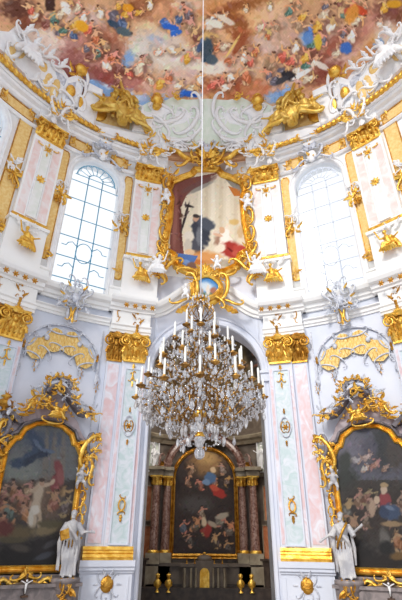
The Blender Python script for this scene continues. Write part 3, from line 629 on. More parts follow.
# windows
def arch_path(hw, z0, zs, n=24, x0=0):
    return [(x0 - hw, z0)] + [(x0 - hw*cos(PI*i/n), zs + hw*sin(PI*i/n)) for i in range(n + 1)] + [(x0 + hw, z0)]
wl = {1: 'tall arched window to the left of the central picture, blue-green iron lattice against bright sky', 2: 'tall arched window to the right of the central picture, washed out by daylight',
      0: 'arched window cut off by the left edge of the photo', 3: 'arched window cut off by the right edge of the photo'}
for i, (c, hw) in enumerate(BAYS):
    t = thing('window_%d' % (i + 1), wl[i], 'window', cyl(c, WZ0)(0, 0, 0)); t['kind'] = 'structure'
    mp = cyl(c, 0)
    b = MB(mp); P = arch_path(WH, WZ0, WZS)
    b.sweep(P, [(-.02, -.2), (-.02, .02), (.02, .08), (.07, .12), (.12, .12), (.14, .07), (.2, .07), (.23, .14), (.29, .16), (.33, .12), (.34, 0)][::1], smooth=False)
    mkobj('window_surround', b, M['stucco'], t)
    lm = M['lattice'] if i < 2 else M['lattice_grey']
    b = MB(mp); bo = -.03; g_ = .03
    def bar(pts, r=g_): b.tube([(x, y, bo) for x, y in pts], r, 4)
    for x in (-.4, .4): bar([(x, WZ0), (x, WZS + .15)])
    for k in range(6): bar([(-WH, WZ0 + .9 + 1.25*k), (WH, WZ0 + .9 + 1.25*k)])
    bar([(-1.18, WZS - .1), (1.18, WZS - .1)])
    for rr in (.42, 1.1): bar([(rr*cos(PI*j/16), WZS - .1 + rr*sin(PI*j/16)) for j in range(17)])
    for j in range(1, 8):
        A = PI*j/8; bar([(.42*cos(A), WZS - .1 + .42*sin(A)), (1.1*cos(A), WZS - .1 + 1.1*sin(A))], .022)
    for j in range(8):
        A = PI*(j + .5)/8; bar([(.95*cos(A) + .13*cos(A + q), WZS - .1 + .95*sin(A) + .13*sin(A + q)) for q in [x*.5 - 1.6 for x in range(7)]], .018)
    for e in (-1, 1):
        for k in range(2):
            yy = WZ0 + 1.55 + 1.3*k
            bar([(e*1.18, yy), (e*.95, yy), (e*.85, yy + .2), (e*.65, yy + .3), (e*.4, yy + .1)], .025)
    mid = WZ0 + 2.65
    bar([(.42*cos(PI*j/10), mid + .75*sin(PI*j/10)*.8) for j in range(21)], .024)
    mkobj('window_lattice', b, lm, t)
    b = MB(mp)
    n = 32
    b.grid(lambda u, v: (-WH + 2*WH*u, WZ0 + (archlo(0, WH, 0, WZS)((-WH + 2*WH*u)/R) - WZ0)*v, -.08), n, 1)
    mkobj('pane', b, M['glass'], t)

# cornices and mouldings -------------------------------------------------------
CP = [(0, 0), (0, .12), (.1, .14), (.14, .24), (.3, .28), (.36, .48), (.5, .56), (.6, .58), (.64, .5), (.66, 0)]   # (height, out)
def ring(name, z, prof, p0, p1, mt, n=60, kind='structure', label=None, cat=None, base=0, group=None):
    b = MB(cyl())
    b.sweep([((p0 + (p1-p0)*i/n)*R, z) for i in range(n + 1)], [(h, o + base if 0 < i < len(prof)-1 else 0) for i, (h, o) in enumerate(prof)])
    return mkobj(name, b, mt, kind=kind, label=label, cat=cat, group=group)
k = 0
def trim(z, prof, p0, p1, mt=None, n=40, base=0):
    global k; k += 1
    return ring('trim_%d' % k, z, prof, p0, p1, mt or M['white'], n, base=base)
ARCH = [(0, 0), (0, .06), (.12, .08), (.12, .14), (.24, .16), (.3, .26), (.34, .26), (.34, 0)]
for s in (-1, 1):
    q = lambda a, b_: (min(s*a, s*b_), max(s*a, s*b_))
    trim(12.27, [(h*1.02, o) for h, o in CP], *q(.386, .69)); trim(12.27, [(h*1.02, o) for h, o in CP], *q(.86, 1.6))
    trim(11.5, ARCH, *q(.386, .69)); trim(11.5, ARCH, *q(.86, 1.6))
    trim(12.95, [(0, 0), (0, .25), (.5, .25), (.55, .33), (.65, .33), (.65, 0)], *q(.24, .408)); trim(12.95, [(0, 0), (0, .25), (.5, .25), (.55, .33), (.65, .33), (.65, 0)], *q(.648, .93))
    for c, hw in ((PL, .08), (P2 - .005, .085)):               # the entablature breaks forward over each pilaster
        trim(11.1, [(0, 0), (0, .36), (.14, .39), (.14, .44), (.3, .46), (.36, .52), (.42, .52), (.42, 0)], *q(c - hw, c + hw), n=8)
        trim(11.5, [(0, 0), (0, .34), (.8, .34), (.8, 0)], *q(c - hw + .004, c + hw - .004), n=8)
        trim(12.27, [(h*1.02, o + .3 if o else 0) for h, o in CP], *q(c - hw - .012, c + hw + .012), n=8)
    # top entablature
    trim(22.7, [(0, 0), (0, .12), (.1, .25), (.22, .3), (.28, .5), (.42, .56), (.46, .3), (.9, .3), (.9, 0)], *q(.2, 1.6), M['stucco'])
    trim(21.62, [(0, 0), (0, .1), (.1, .18), (.16, .18), (.16, 0)], *q(.36, 1.6), M['stucco'])
    for c, hw in ((.285, .072), (P2 + .0, .075)):
        trim(22.3, [(0, 0), (0, .42), (.12, .48), (.2, .36), (.75, .36), (.85, .56), (1.0, .62), (1.05, .8), (1.2, .82), (1.2, 0)], *q(c - hw, c + hw), M['stucco'], n=8)
# the arch: archivolt, keystone band, swept cornice over it
b = MB(cyl()); b.sweep(arch_path(AH, FL, AZ, 40), [(-.01, -1.0), (-.01, .02), (.04, .1), (.16, .12), (.16, .06), (.3, .06), (.34, .14), (.42, .16), (.46, 0)], smooth=False)
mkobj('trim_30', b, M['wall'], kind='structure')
b = MB(cyl()); pth = [(x, 12.27 + 1.6*(.5 + .5*cos(x/2.85*PI))) for x in [-2.84 + 5.68*i/44 for i in range(45)]]
b.sweep(pth, [(h*1.1, o*.9) for h, o in CP]); mkobj('trim_31', b, M['white'], kind='structure')
for s in (-1, 1):                                    # impost of the arch
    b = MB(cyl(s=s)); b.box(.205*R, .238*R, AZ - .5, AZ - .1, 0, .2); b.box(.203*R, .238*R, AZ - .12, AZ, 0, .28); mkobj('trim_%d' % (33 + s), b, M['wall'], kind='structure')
    b = MB(cyl(s=s)); b.sweep([(.409*R, 2.3), (.409*R, 11.2)], [(0, 0), (0, .05), (.05, .05), (.05, 0)])
    mkobj('trim_%d' % (37 + s), b, M['stucco_grey'], kind='structure')
    b = MB(cyl(s=s)); b.sweep([(.4*R, 0), (.4*R, 1.1), (.7*R, 1.1)][1:], [(0, 0), (0, .3), (.2, .34), (.2, 0)]); mkobj('trim_%d' % (41 + s), b, M['greym'], kind='structure')
# ---------------------------------------------------------------- dome with the painted heaven
NU, NV = 800, 300
b = MB(dome())
b.grid(lambda u, v: (-1.3 + 2.6*u, .0 + 1.25*v, 0), NU, NV)
pt = Paint(b.v, (196, 150, 112)); exec(FRESCO)
mkobj('ceiling', b, M['fresco'], kind='structure', colors=pt.out(1.0), solid=.3)
for s in (-1, 1):
    b = MB(dome()); b.grid(lambda u, v: (s*(1.3 + .6*u), 1.3*v, 0), 20, 20); mkobj('ceiling_' + ('left' if s < 0 else 'right'), b, M['mauve'], kind='structure', solid=.3*s)
b = MB(dome()); b.grid(lambda u, v: (-1.9 + 3.8*u, 1.25 + .3*v, 0), 40, 6); mkobj('ceiling_crown', b, M['tan'], kind='structure', solid=.3)

def both(fn):
    for s in (-1, 1): fn(s)
side = {-1: 'left', 1: 'right'}
# ---------------------------------------------------------------- lower pilasters
def capital(par, mp, hw, z0, h, mt, d=.42, name='capital', x0=0):
    m0 = mp; mp = sub(mp, x0, 0)
    b = MB(mp)
    b.grid(lambda u, v: ((-1 + 2*u)*hw*(.74 + .2*v*v), z0 + h*.9*v, d - .12 + .08*v), 4, 6, False)
    for e in (-1, 1): b.grid(lambda u, v: (e*hw*(.74 + .2*v*v), z0 + h*.9*v, (d - .12 + .08*v)*u), 1, 6, False)
    b.sweep([(-hw*1.02, z0 + h*.9), (-hw*.5, z0 + h*.88), (0, z0 + h*.91), (hw*.5, z0 + h*.88), (hw*1.02, z0 + h*.9)], [(0, 0), (0, d + .12), (h*.06, d + .16), (h*.09, d + .1), (h*.1, 0)])
    b.box(-hw*.86, hw*.86, z0 - .05, z0 + .03, 0, d + .02, 4)
    for (y, n, L, oo) in ((z0 + .02, 5, .34, .02), (z0 + .2*h, 4, .36, .06)):
        for i in range(n):
            x = -hw*.7 + 1.4*hw*i/(n-1); leaf(b, x, y, L*h, hw*.36, 90, d - .1 + oo, .5, 3)
    for e in (-1, 1):
        leaf(b, e*hw*.8, z0 + .05, .45*h, hw*.3, 90 - e*10, d*.6, .3, 3); leaf(b, e*hw*.55, z0 + h*.42, .3*h, hw*.22, 90 + e*35, d, .3, 2)
        for q in range(3): b.ell((e*hw*(.2 + .18*q), z0 + h*.85, d + .06), h*.035, 6, 5)
    b.ell((0, z0 + h*.56, d - .02), (hw*.26, h*.27, .1), 12, 8); head(b, 0, z0 + h*.6, d + .06, h*.1, 0)
    for i in range(9): leaf(b, 0, z0 + h*.86, h*.2, h*.09, 10 + 20*i, d + .1, .2, 0)
    o = mkobj(name, b, mt, par)
    for e in (-1, 1):
        v = MB(mp); rr_ = h*.19
        v.tube([(e*(hw*.78 + rr_*(1 - i/27)*sin(i*.5)), z0 + h*.7 + rr_*(1 - i/27)*cos(i*.5), d + .06 + .004*i) for i in range(24)], [h*.042*(1 - i/50) for i in range(24)], 6)
        v.ell((e*hw*.78, z0 + h*.7, d + .16), h*.06); v.tube([(e*hw*.78, z0 + h*.89, d + .08), (e*hw*.4, z0 + h*.84, d + .04), (e*hw*.26, z0 + h*.62, d)], [h*.04, h*.035, h*.02], 6)
        leaf(v, e*hw*.82, z0 + h*.5, h*.3, h*.14, 250 if e < 0 else 290, d + .05, .1)
        mkobj('volute', v, mt, o)
def pendant(mb, x, y, h, o, flower=True):
    """small gilded drop: rosette, scrolls and husks"""
    if flower: rosette(mb, x, y, h*.22, o)
    for e in (-1, 1): scroll(mb, x + e*h*.17, y + h*.02, h*.42, 90, 'C', -e, .09, o)
    leaf(mb, x, y - h*.28, h*.3, h*.14, 270, o, .1, 2); leaf(mb, x, y + h*.28, h*.26, h*.14, 90, o, .1, 2)
def lower_pilaster(c, s, label, hi=True):
    mp = cyl(c, 0, s=s); t = thing('pilaster', label, 'pilaster', cyl(c, FL, s=s)(0, 0, .2), 'lower storey pilasters')
    z0, z1 = 2.2, 9.72; XC = -.36
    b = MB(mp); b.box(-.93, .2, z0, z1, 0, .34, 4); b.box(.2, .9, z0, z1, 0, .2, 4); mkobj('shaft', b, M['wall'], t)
    b = MB(mp); b.slab(lambda u, v: (.3 + .52*u, z0 + .12 + (z1 - z0 - .3)*v), 2, 4, .15, .23); mkobj('marble_panel', b, M['pink'], t)
    b = MB(mp); b.slab(lambda u, v: (-.89 + .13*u, z0 + .12 + (z1 - z0 - .4)*v), 1, 4, .3, .352); b.slab(lambda u, v: (.04 + .12*u, z0 + .12 + (z1 - z0 - .4)*v), 1, 4, .3, .352); mkobj('marble_strip', b, M['pink'], t)
    b = MB(mp); b.slab(lambda u, v: (-.7 + .68*u, z0 + .1 + (z1 - z0 - .5)*v), 2, 4, .3, .39); o = mkobj('raised_strip', b, M['bluem'], t)
    b = MB(mp); b.sweep([(-.71, z0 + .1), (-.01, z0 + .1), (-.01, z1 - .4), (-.71, z1 - .4)], [(-.05, .34), (-.05, .43), (.01, .43), (.01, .34)], True); mkobj('strip_border', b, M['wall'], o)
    yy = 6.75
    b = MB(mp); b.sweep([(XC + .24*cos(A)*(1 + .1*cos(4*A)), yy + .42*sin(A)) for A in [2*PI*i/24 for i in range(24)]], [(-.025, .38), (-.025, .46), (.025, .46), (.025, .38)], True); mkobj('oval_rim', b, M['stucco_grey'], t)
    b = MB(mp); rosette(b, XC, yy, .15, .41, 6)
    for q in (-1, 1): scroll(b, XC + q*.1, yy, .45, 90, 'C', q, .07, .42); b.ell((XC, yy + q*.62, .44), .05); leaf(b, XC, yy + q*.62, .2, .1, 90*q, .42, .1)
    mkobj('rosette', b, M['gold_deep'], t)
    b = MB(mp); b.sweep([(XC + .13*cos(A), 3.65 + .2*sin(A)) for A in [2*PI*i/16 for i in range(16)]], [(-.03, .4), (-.03, .47), (.03, .47), (.03, .4)], True); scroll(b, XC, 3.95, .25, 20, 'C', 1, .12, .42); scroll(b, XC, 3.35, .3, -10, 'C', -1, .12, .42); leaf(b, XC, 3.3, .28, .14, 270, .42, .1); mkobj('gilded_drop', b, M['gold_deep'], t)
    b = MB(mp); scroll(b, XC - .08, 9.0, .45, 80, 'C', 1, .1, .42); scroll(b, XC + .1, 8.95, .4, 100, 'C', -1, .1, .42); leaf(b, XC, 9.3, .3, .16, 90, .42, .1); leaf(b, XC, 8.75, .3, .1, 270, .42, .1); mkobj('gilded_drop', b, M['gold'], t)
    capital(t, mp, .6, 9.72, 1.36, M['gold'], .42, x0=XC); capital(t, mp, .4, 9.72, 1.36, M['gold_deep'], .24, x0=.56)
    b = MB(mp); b.sweep([(-.98, 1.76), (.98, 1.76)], [(0, 0), (0, .5), (.08, .52), (.1, .46), (.2, .44), (.24, .48), (.3, .46), (.34, .38), (.45, .36), (.45, 0)]); mkobj('gilded_base', b, M['gold'], t)
    b = MB(mp); b.box(-1.0, 1.0, FL, 1.35, 0, .4, 6); b.box(-1.08, 1.08, FL, FL + .4, 0, .5, 6)
    for y0, y1, o in ((1.35, 1.44, .46), (1.44, 1.56, .54), (1.56, 1.76, .6)): b.box(-1.0 - o*.12, 1.0 + o*.12, y0, y1, 0, o, 6)
    for x0, x1 in ((-.88, -.83), (.83, .88)): b.box(x0, x1, FL + .5, 1.25, .35, .43)
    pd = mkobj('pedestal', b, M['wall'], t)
    b = MB(mp); b.ell((XC + .3, 1.0, .42), (.25, .27, .08), 14, 8); b.box(XC + .28, XC + .32, 1.1, 1.3, .44, .53); scroll(b, XC + .3, .98, .3, 0, 'C', 1, .1, .5); mkobj('gilded_boss', b, M['gold_deep'], pd)
    b = MB(mp); X = XC + .3
    for e in (-1, 1):
        scroll(b, X + e*.26, 1.17, .4, 60*e, 'C', e, .09, .42); scroll(b, X + e*.28, .8, .42, -60*e, 'C', -e, .09, .42); leaf(b, X + e*.34, 1.0, .2, .1, 90 - 90*e, .42, .1); scroll(b, X + e*.12, .62, .3, 80, 'C', e, .1, .42)
        leaf(b, X + e*.1, 1.3, .22, .12, 90 - e*30, .5, .3)
    leaf(b, X, .6, .35, .14, 270, .42, .1); mkobj('stucco_scrollwork', b, M['stucco_grey'], pd)
    if hi and c < .5 and s < 0:
        b = MB(mp); b.box(-.2, .22, .05, .5, .4, .42); mkobj('paper_notice', b, M['wall'], pd)
    fo = .36
    b = MB(mp)
    for q in range(3): scroll(b, XC + .1*(-1)**q, 11.55 + .27*q, .42 - .05*q, 85, 'C', (-1)**q, .07, fo)
    leaf(b, XC, 12.2, .3, .12, 80, fo); leaf(b, XC + .1, 12.0, .3, .1, 40, fo); leaf(b, XC - .1, 11.75, .3, .12, 140, fo); leaf(b, XC, 11.15, .4, .16, 90, fo + .1); b.ell((XC, 11.5, fo + .1), .1)
    if hi: mkobj('frieze_tendril', b, M['gold_deep'], t)
    b = MB(mp); scroll(b, .6, 12.1, .4, 85, 'C', 1, .08, fo); scroll(b, .64, 11.8, .3, 95, 'C', -1, .08, fo); leaf(b, .6, 12.25, .25, .1, 80, fo)
    if hi: mkobj('frieze_tendril', b, M['gold_deep'], t)
both(lambda s: lower_pilaster(.311, s, 'pink and pale blue marble pilaster immediately %s of the choir arch, gilded capital and base' % side[s]))
both(lambda s: lower_pilaster(P2, s, 'lower pink marble pilaster mostly cut off by the %s edge of the photo' % side[s]))

# ---------------------------------------------------------------- upper pilasters
def upper_pilaster(c, s, label, hw=.84, seed=0):
    mp = cyl(c, 0, s=s); t = thing('upper_pilaster', label, 'pilaster', cyl(c, 13.72, s=s)(0, 0, .2), 'upper storey pilasters')
    z0, z1 = 15.75, 21.1
    b = MB(mp); b.box(-hw, hw, z0, z1, 0, .32, 6); mkobj('shaft', b, M['white'], t)
    for x0, x1 in ((-.74, -.34), (.34, .74)):
        b = MB(mp); b.slab(lambda u, v: (x0 + (x1-x0)*u, z0 + .15 + (z1-z0-.45)*v), 2, 4, .28, .335); mkobj('marble_panel', b, M['pinkup'], t)
    b = MB(mp); b.slab(lambda u, v: (-.22 + .44*u, z0 + .15 + (z1-z0-.4)*v), 2, 4, .28, .4); o = mkobj('raised_strip', b, M['greenup'], t)
    b = MB(mp); b.sweep([(-.24, z0 + .15), (.24, z0 + .15), (.24, z1 - .25), (-.24, z1 - .25)], [(-.04, .3), (-.04, .43), (.01, .43), (.01, .3)], True); mkobj('strip_border', b, M['stucco'], o)
    b = MB(mp); rosette(b, 0, 18.3, .26, .42); mkobj('rosette', b, M['gold'], t)
    b = MB(mp); pendant(b, 0, 20.4, .9, .42)
    for e in (-1, 1): scroll(b, e*.36, 20.55, .5, 20*e, 'S', e, .09, .38)
    mkobj('gilded_drop', b, M['gold'], t)
    capital(t, mp, .86, 21.12, 1.18, M['gold'], .4)
    b = MB(mp); b.sweep([(-.9, 15.5), (.9, 15.5)], [(0, 0), (0, .42), (.1, .46), (.16, .38), (.28, .36), (.28, 0)]); mkobj('gilded_base', b, M['gold'], t)
    b = MB(mp); b.box(-.95, .95, 12.9, 15.4, 0, .38, 6); b.box(-1.02, 1.02, 15.36, 15.52, 0, .5, 6); b.box(-1.02, 1.02, 12.9, 13.2, 0, .5, 6); mkobj('pedestal', b, M['white'], t)
    # bust on a gilded bracket before the pedestal
    bp = cyl(c, 14.0, s=s); nm = {-1: 'left', 1: 'right'}[s]
    b = MB(sub(bp, .0, .05, .62)); seated(b, 1.5, 1 if seed % 2 else -1, .25)
    mkobj('gilded_figure', b, M['gold'], label='gilded seated figure at the foot of ' + label.split(',')[0].replace('upper pink ', 'the '), cat='sculpture', group='gilded figures on the upper ledge', remesh=.03)
    b = MB(sub(bp, 0, 1.12, .42)); head(b, .1, .12, .18, .15); cluster(b, -.25, .1, .7, .4, seed, 8, .5, .1); leaf(b, .35, .0, .5, .25, 40, .1)
    mkobj('stucco_cherub', b, M['stucco'], label='white cherub head with drapery at ' + label.split(',')[0].replace('upper pink ', 'the '), cat='sculpture', group='cherub heads over the gilded figures')
both(lambda s: upper_pilaster(.287, s, 'upper pink pilaster between central picture and %s window, rosette at mid height' % side[s], seed=1 if s < 0 else 2))
both(lambda s: upper_pilaster(P2 + .003, s, 'upper pink pilaster beyond the %s window, nearer the edge of the photo' % side[s], .84, seed=3 if s < 0 else 4))

# ---------------------------------------------------------------- ochre panels beside the windows
def ochre(c0, w, z0, z1, s, label, nz=1):
    mp = cyl(c0, 0, s=s); t = thing('ochre_panel', label, 'wall panel', mp(0, z0, .05), 'ochre wall panels')
    h = w/2
    out = [(-h, z0 + .15), (-h + .12, z0), (h - .12, z0), (h, z0 + .15), (h, z1 - .25), (h - .1, z1), (-h + .1, z1), (-h, z1 - .25)]
    b = MB(mp); b.slab(lambda u, v: (-h + w*u, z0 + (z1-z0)*v), 2, 6, .0, .05); mkobj('panel_ground', b, M['ochre'], t)
    b = MB(mp); b.sweep(out, [(-.025, .0), (-.025, .08), (.025, .08), (.025, .0)], True); mkobj('panel_border', b, M['gold_deep'], t)
    b = MB(mp); cluster(b, 0, z0 + .35, w*1.1, .8, 7, 7, .5, .1); mkobj('gilded_foot', b, M['gold'], t)
    return t
def bracket(c0, z, s, label, seed=1):
    mp = cyl(c0, z, s=s); t = thing('rocaille_bracket', label, 'ornament', mp(0, 0, .1), 'rocaille brackets beside the windows')
    b = MB(mp); rosette(b, 0, 0, .26, .12); cluster(b, 0, -.25, .8, 1.1, seed, 12, .42, .1); scroll(b, -.2, -.4, .9, 70, 'S', 1, .09, .1); mkobj('gilded_scrolls', b, M['gold'], t)
    b = MB(mp); cluster(b, .05, .35, .8, .7, seed + 5, 9, .45, .12); scroll(b, .2, .2, .7, 110, 'C', 1, .1, .15); mkobj('stucco_scrolls', b, M['stucco'], t)
def win_side(s):
    n = side[s]; i, o = ('right', 'left') if s < 0 else ('left', 'right')
    ochre(.3785, .44, 14.2, 21.35, s, 'ochre panel along the %s side of the %s window' % (i, n))
    ochre(.682, .5, 14.2, 21.4, s, 'ochre panel along the %s side of the %s window' % (o, n))
    ochre(.87, .7, 14.6, 22.0, s, 'ochre panel beyond the outermost upper pilaster near the %s edge' % n)
    bracket(.385, 17.9, s, 'gold and white scroll bracket on the %s ochre panel of the %s window' % (i, n), 3)
    bracket(.668, 18.6, s, 'gold and white scroll bracket on the %s ochre panel of the %s window' % (o, n), 6)
    bracket(.862, 18.2, s, 'gold and white scroll bracket nearest the %s edge of the photo' % n, 8)
    # stucco cartouche over the window head
    mp = cyl(.52, 21.95, s=s); t = thing('window_crest', 'white and grey stucco cartouche with gold sprigs over the %s window' % n, 'ornament', mp(0, 0, .3), 'crests over the windows')
    b = MB(mp)
    for e in (-1, 1):
        scroll(b, e*.42, .35, 1.0, 62*e, 'C', e, .1, .35); scroll(b, e*.75, -.15, .95, -25*e, 'S', e, .09, .3); scroll(b, e*.3, .9, .6, 110*e, 'C', -e, .1, .35); leaf(b, e*.9, -.3, .5, .25, -50 if e > 0 else 230, .3)
    shell(b, 0, .75, .6, 90, .4); mkobj('scrollwork', b, M['stucco_grey'], t)
    b = MB(mp); b.ell((0, .2, .3), (.3, .45, .16), 14, 8); mkobj('boss', b, M['stucco'], t)
    b = MB(mp); flame_tuft(b, 0, 1.0, .5, 90, .5); cluster(b, 0, .15, .4, .5, 9, 6, .5, .42); mkobj('gilded_sprig', b, M['gold'], t)
    # ochre fields in the top frieze
    for a0, a1 in ((.395, .475), (.575, .675), (.85, 1.0)):
        b = MB(cyl(s=s)); b.slab(lambda u, v: ((a0 + (a1-a0)*u)*R, 21.86 + .7*v), 6, 1, 0, .12)
        f = mkobj('frieze_panel', b, M['ochre'], label={.395: 'ochre frieze field between %s window head and the pilaster nearer the central picture', .575: 'ochre frieze field between %s window head and the outer pilaster', .85: 'ochre frieze field high at the %s edge of the photo'}[a0] % n, cat='wall panel', group='ochre frieze fields')
        b = MB(cyl(s=s)); b.sweep([((a0 + (a1-a0)*x)*R, 21.86 + .7*y) for x, y in [(i/6, 0) for i in range(7)] + [(1-i/6, 1) for i in range(7)]], [(-.03, .05), (-.03, .16), (.02, .16), (.02, .05)], True); mkobj('panel_border', b, M['gold_deep'], f)
        b = MB(cyl(s=s)); cluster(b, (a0 + .01)*R, 22.2, .45, .7, 4, 7, .5, .15); cluster(b, (a1 - .01)*R, 22.2, .45, .7, 5, 7, .5, .15); mkobj('gilded_ends', b, M['gold'], f)
both(win_side)

# ---------------------------------------------------------------- gilded garland rail over the top cornice
def rail(s):
    for a0, a1, w in ((.22, .29, 'nearest the central picture'), (.325, .475, 'between inner pilaster and window crest'), (.57, .72, 'between window crest and outer pilaster'), (.79, 1.1, 'running out of the photo')):
        b = MB(cyl(s=s)); n = int((a1-a0)*R/.28); z = 23.35
        b.tube([((a0 + (a1-a0)*i/(4*n))*R, z - .0, .82) for i in range(4*n + 1)], [.14*(.75 + .35*abs(sin(PI*i/4))) for i in range(4*n + 1)], 8)
        for i in range(n): leaf(b, (a0 + (a1-a0)*(i + .2)/n)*R, z - .02, .3, .22, 25, .88, .3, 0); leaf(b, (a0 + (a1-a0)*(i + .5)/n)*R, z + .02, .3, .22, -25, .88, .3, 0)
        cluster(b, a0*R, z, .45, .45, 2, 5, .6, .82); cluster(b, a1*R, z, .45, .45, 3, 5, .6, .82)
        mkobj('gilded_garland', b, M['gold'], label='gilded laurel garland on the top cornice, %s side, %s' % (side[s], w), cat='garland', group='gilded garlands on the top cornice')
        b = MB(cyl(s=s)); nn = 12
        b.sweep([((a0 - .01 + (a1-a0 + .02)*i/nn)*R, 23.14) for i in range(nn + 1)], [(0, 0), (0, .62), (.08, .7), (.12, .6), (.3, .55), (.42, .62), (.5, .66), (.6, .5), (.7, 0)]); trim_o = mkobj('trim_%d' % (60 + int(a0*100)*2 + (s > 0)), b, M['stucco'], kind='structure')
both(rail)
def corner(s):
    """white and gold stucco knots breaking the garland"""
    for ph, w, big in ((.305, 'above the capital nearest the central picture', 1), (P2, 'above the outer upper capital', 1.1)):
        mp = cyl(ph, 22.95, s=s); t = thing('stucco_knot', 'white stucco scroll knot with gilding %s, %s side' % (w, side[s]), 'ornament', mp(0, 0, .5), 'stucco knots on the top cornice')
        b = MB(mp)
        for e in (-1, 1): scroll(b, e*.4, .3, 1.1*big, 70*e, 'C', e, .11, .85); scroll(b, e*.55, -.45, .9, -60*e, 'S', e, .11, .8); leaf(b, e*.4, .9, .6, .3, 90 - 30*e, .7)
        cluster(b, 0, .2, 1.5*big, 1.8, 12, 16, .3, .7); mkobj('scrollwork', b, M['stucco'], t)
        b = MB(mp); cluster(b, 0, -.1, .9, 1.2, 21, 9, .4, .85); flame_tuft(b, 0, .5, .6, 90, .9); mkobj('gilding', b, M['gold'], t)
both(corner)
def pic_grid(name, mp, lo, hi, x0, x1, nx, ny, o, spec, mt, parent, base, gain=1.0, seed=5):
    """a canvas filling between lo(x) and hi(x), its picture stored per vertex"""
    b = MB(mp); b.grid(lambda u, v: (x0 + (x1-x0)*u, lo(x0 + (x1-x0)*u) + (hi(x0 + (x1-x0)*u) - lo(x0 + (x1-x0)*u))*v, o), nx, ny, True)
    V = b.v
    pt = Paint(V, base); pt.rng = random.Random(seed); spec(pt)
    return mkobj(name, b, mt, parent, colors=pt.out(gain))
def interp(pts):
    def f(x):
        if x <= pts[0][0]: return pts[0][1]
        for (a, b_), (c, d) in zip(pts, pts[1:]):
            if x <= c: return b_ + (d - b_)*(x - a)/(c - a + 1e-9)
        return pts[-1][1]
    return f
# ---------------------------------------------------------------- central picture over the arch
t = thing('wall_picture', 'large curtained picture of a friar and kneeling woman in a gilded frame above the arch', 'picture', cyl(0, 15)(0, 0, .1))
mp = cyl(0, 0)
def P2L(pts, dx=0): return [((U(u, v)[0] + .002)*R, U(u, v)[1]) for u, v in pts]
half = [(x_*1.2, y_) for x_, y_ in [(0, 22.75), (.55, 22.7), (.75, 22.3), (1.25, 21.95), (1.75, 21.5), (1.86, 20.9), (1.72, 20.3), (1.75, 18.5), (1.9, 17.1), (1.95, 16.6), (1.5, 16.3), (1.3, 15.6), (.8, 15.3), (0, 15.25)]]
out = [(x, y) for x, y in half] + [(-x, y) for x, y in half[-2:0:-1]]
hi_ = interp([(a_*1.2, b_) for a_, b_ in [(-1.95, 21.0), (-1.75, 21.5), (-1.25, 21.95), (-.75, 22.3), (-.55, 22.7), (0, 22.8), (.55, 22.7), (.75, 22.3), (1.25, 21.95), (1.75, 21.5), (1.95, 21.0)]])
lo_ = interp([(a_*1.2, b_) for a_, b_ in [(-1.95, 16.6), (-1.5, 16.25), (-1.3, 15.6), (-.8, 15.3), (.8, 15.3), (1.3, 15.6), (1.5, 16.25), (1.95, 16.6)]])
pic_grid('canvas', mp, lo_, hi_, -2.3, 2.3, 130, 200, .1, SP_CENTRE, M['fresco'], t, (228, 214, 190))
b = MB(mp); b.sweep(out, [(-.1, 0), (-.1, .2), (-.02, .28), (.06, .16), (.14, .2), (.22, .3), (.3, .26), (.34, 0)], True); fr = mkobj('frame', b, M['gold'], t)
b = MB(mp)
for e in (-1, 1):
    for yy, sz, an in ((21.3, 1.2, 100), (20.0, 1.3, 85), (18.7, 1.3, 95), (17.4, 1.3, 85), (16.4, 1.2, 60)):
        scroll(b, e*2.52, yy, sz*.85, 90 + e*(an - 90), 'C', e, .1, .4); leaf(b, e*2.5, yy - .3, .5, .3, 90 + e*20, .4, .3)
    scroll(b, e*2.0, 15.4, 1.4, -35*e, 'S', e, .1, .4); scroll(b, e*1.1, 14.95, 1.1, 10*e, 'C', e, .1, .45)
    cluster(b, e*2.35, 16.0, .9, 1.5, 3, 14, .4, .4); cluster(b, e*2.55, 19, .4, 3.4, 5, 18, .6, .4); cluster(b, e*2.3, 22.0, 1.0, .9, 6, 12, .45, .4)
mkobj('frame_scrolls', b, M['gold'], fr)
b = MB(mp)                                           # gilded shaped crest over the frame
cluster(b, 0, 23.4, 2.6, 1.7, 11, 46, .3, .45); cluster(b, 0, 24.3, 1.3, 1.5, 14, 24, .35, .5)
for e in (-1, 1):
    scroll(b, e*.7, 23.6, 1.6, 65*e, 'C', e, .09, .6); scroll(b, e*1.25, 23.0, 1.5, -35*e, 'S', e, .1, .55); scroll(b, e*.4, 24.9, 1.2, 80*e, 'S', e, .09, .6)
    b.tube([(e*1.0, 23.15, .62), (e*1.5, 23.25, .7), (e*1.9, 23.65, .7), (e*2.5, 23.9, .6), (e*2.9, 24.05, .5)], [.12, .17, .17, .16, .1], 8)
shell(b, 0, 23.4, .8, 90, .7); flame_tuft(b, .05, 25.0, 1.1, 90, .6); mkobj('crest', b, M['gold'], t)
b = MB(mp)
for e in (-1, 1): scroll(b, e*.35, 24.3, .8, 70*e, 'C', e, .12, .8)
b.ell((0, 24.1, .7), (.35, .4, .2), 10, 7); mkobj('crest_boss', b, M['stucco_grey'], t)
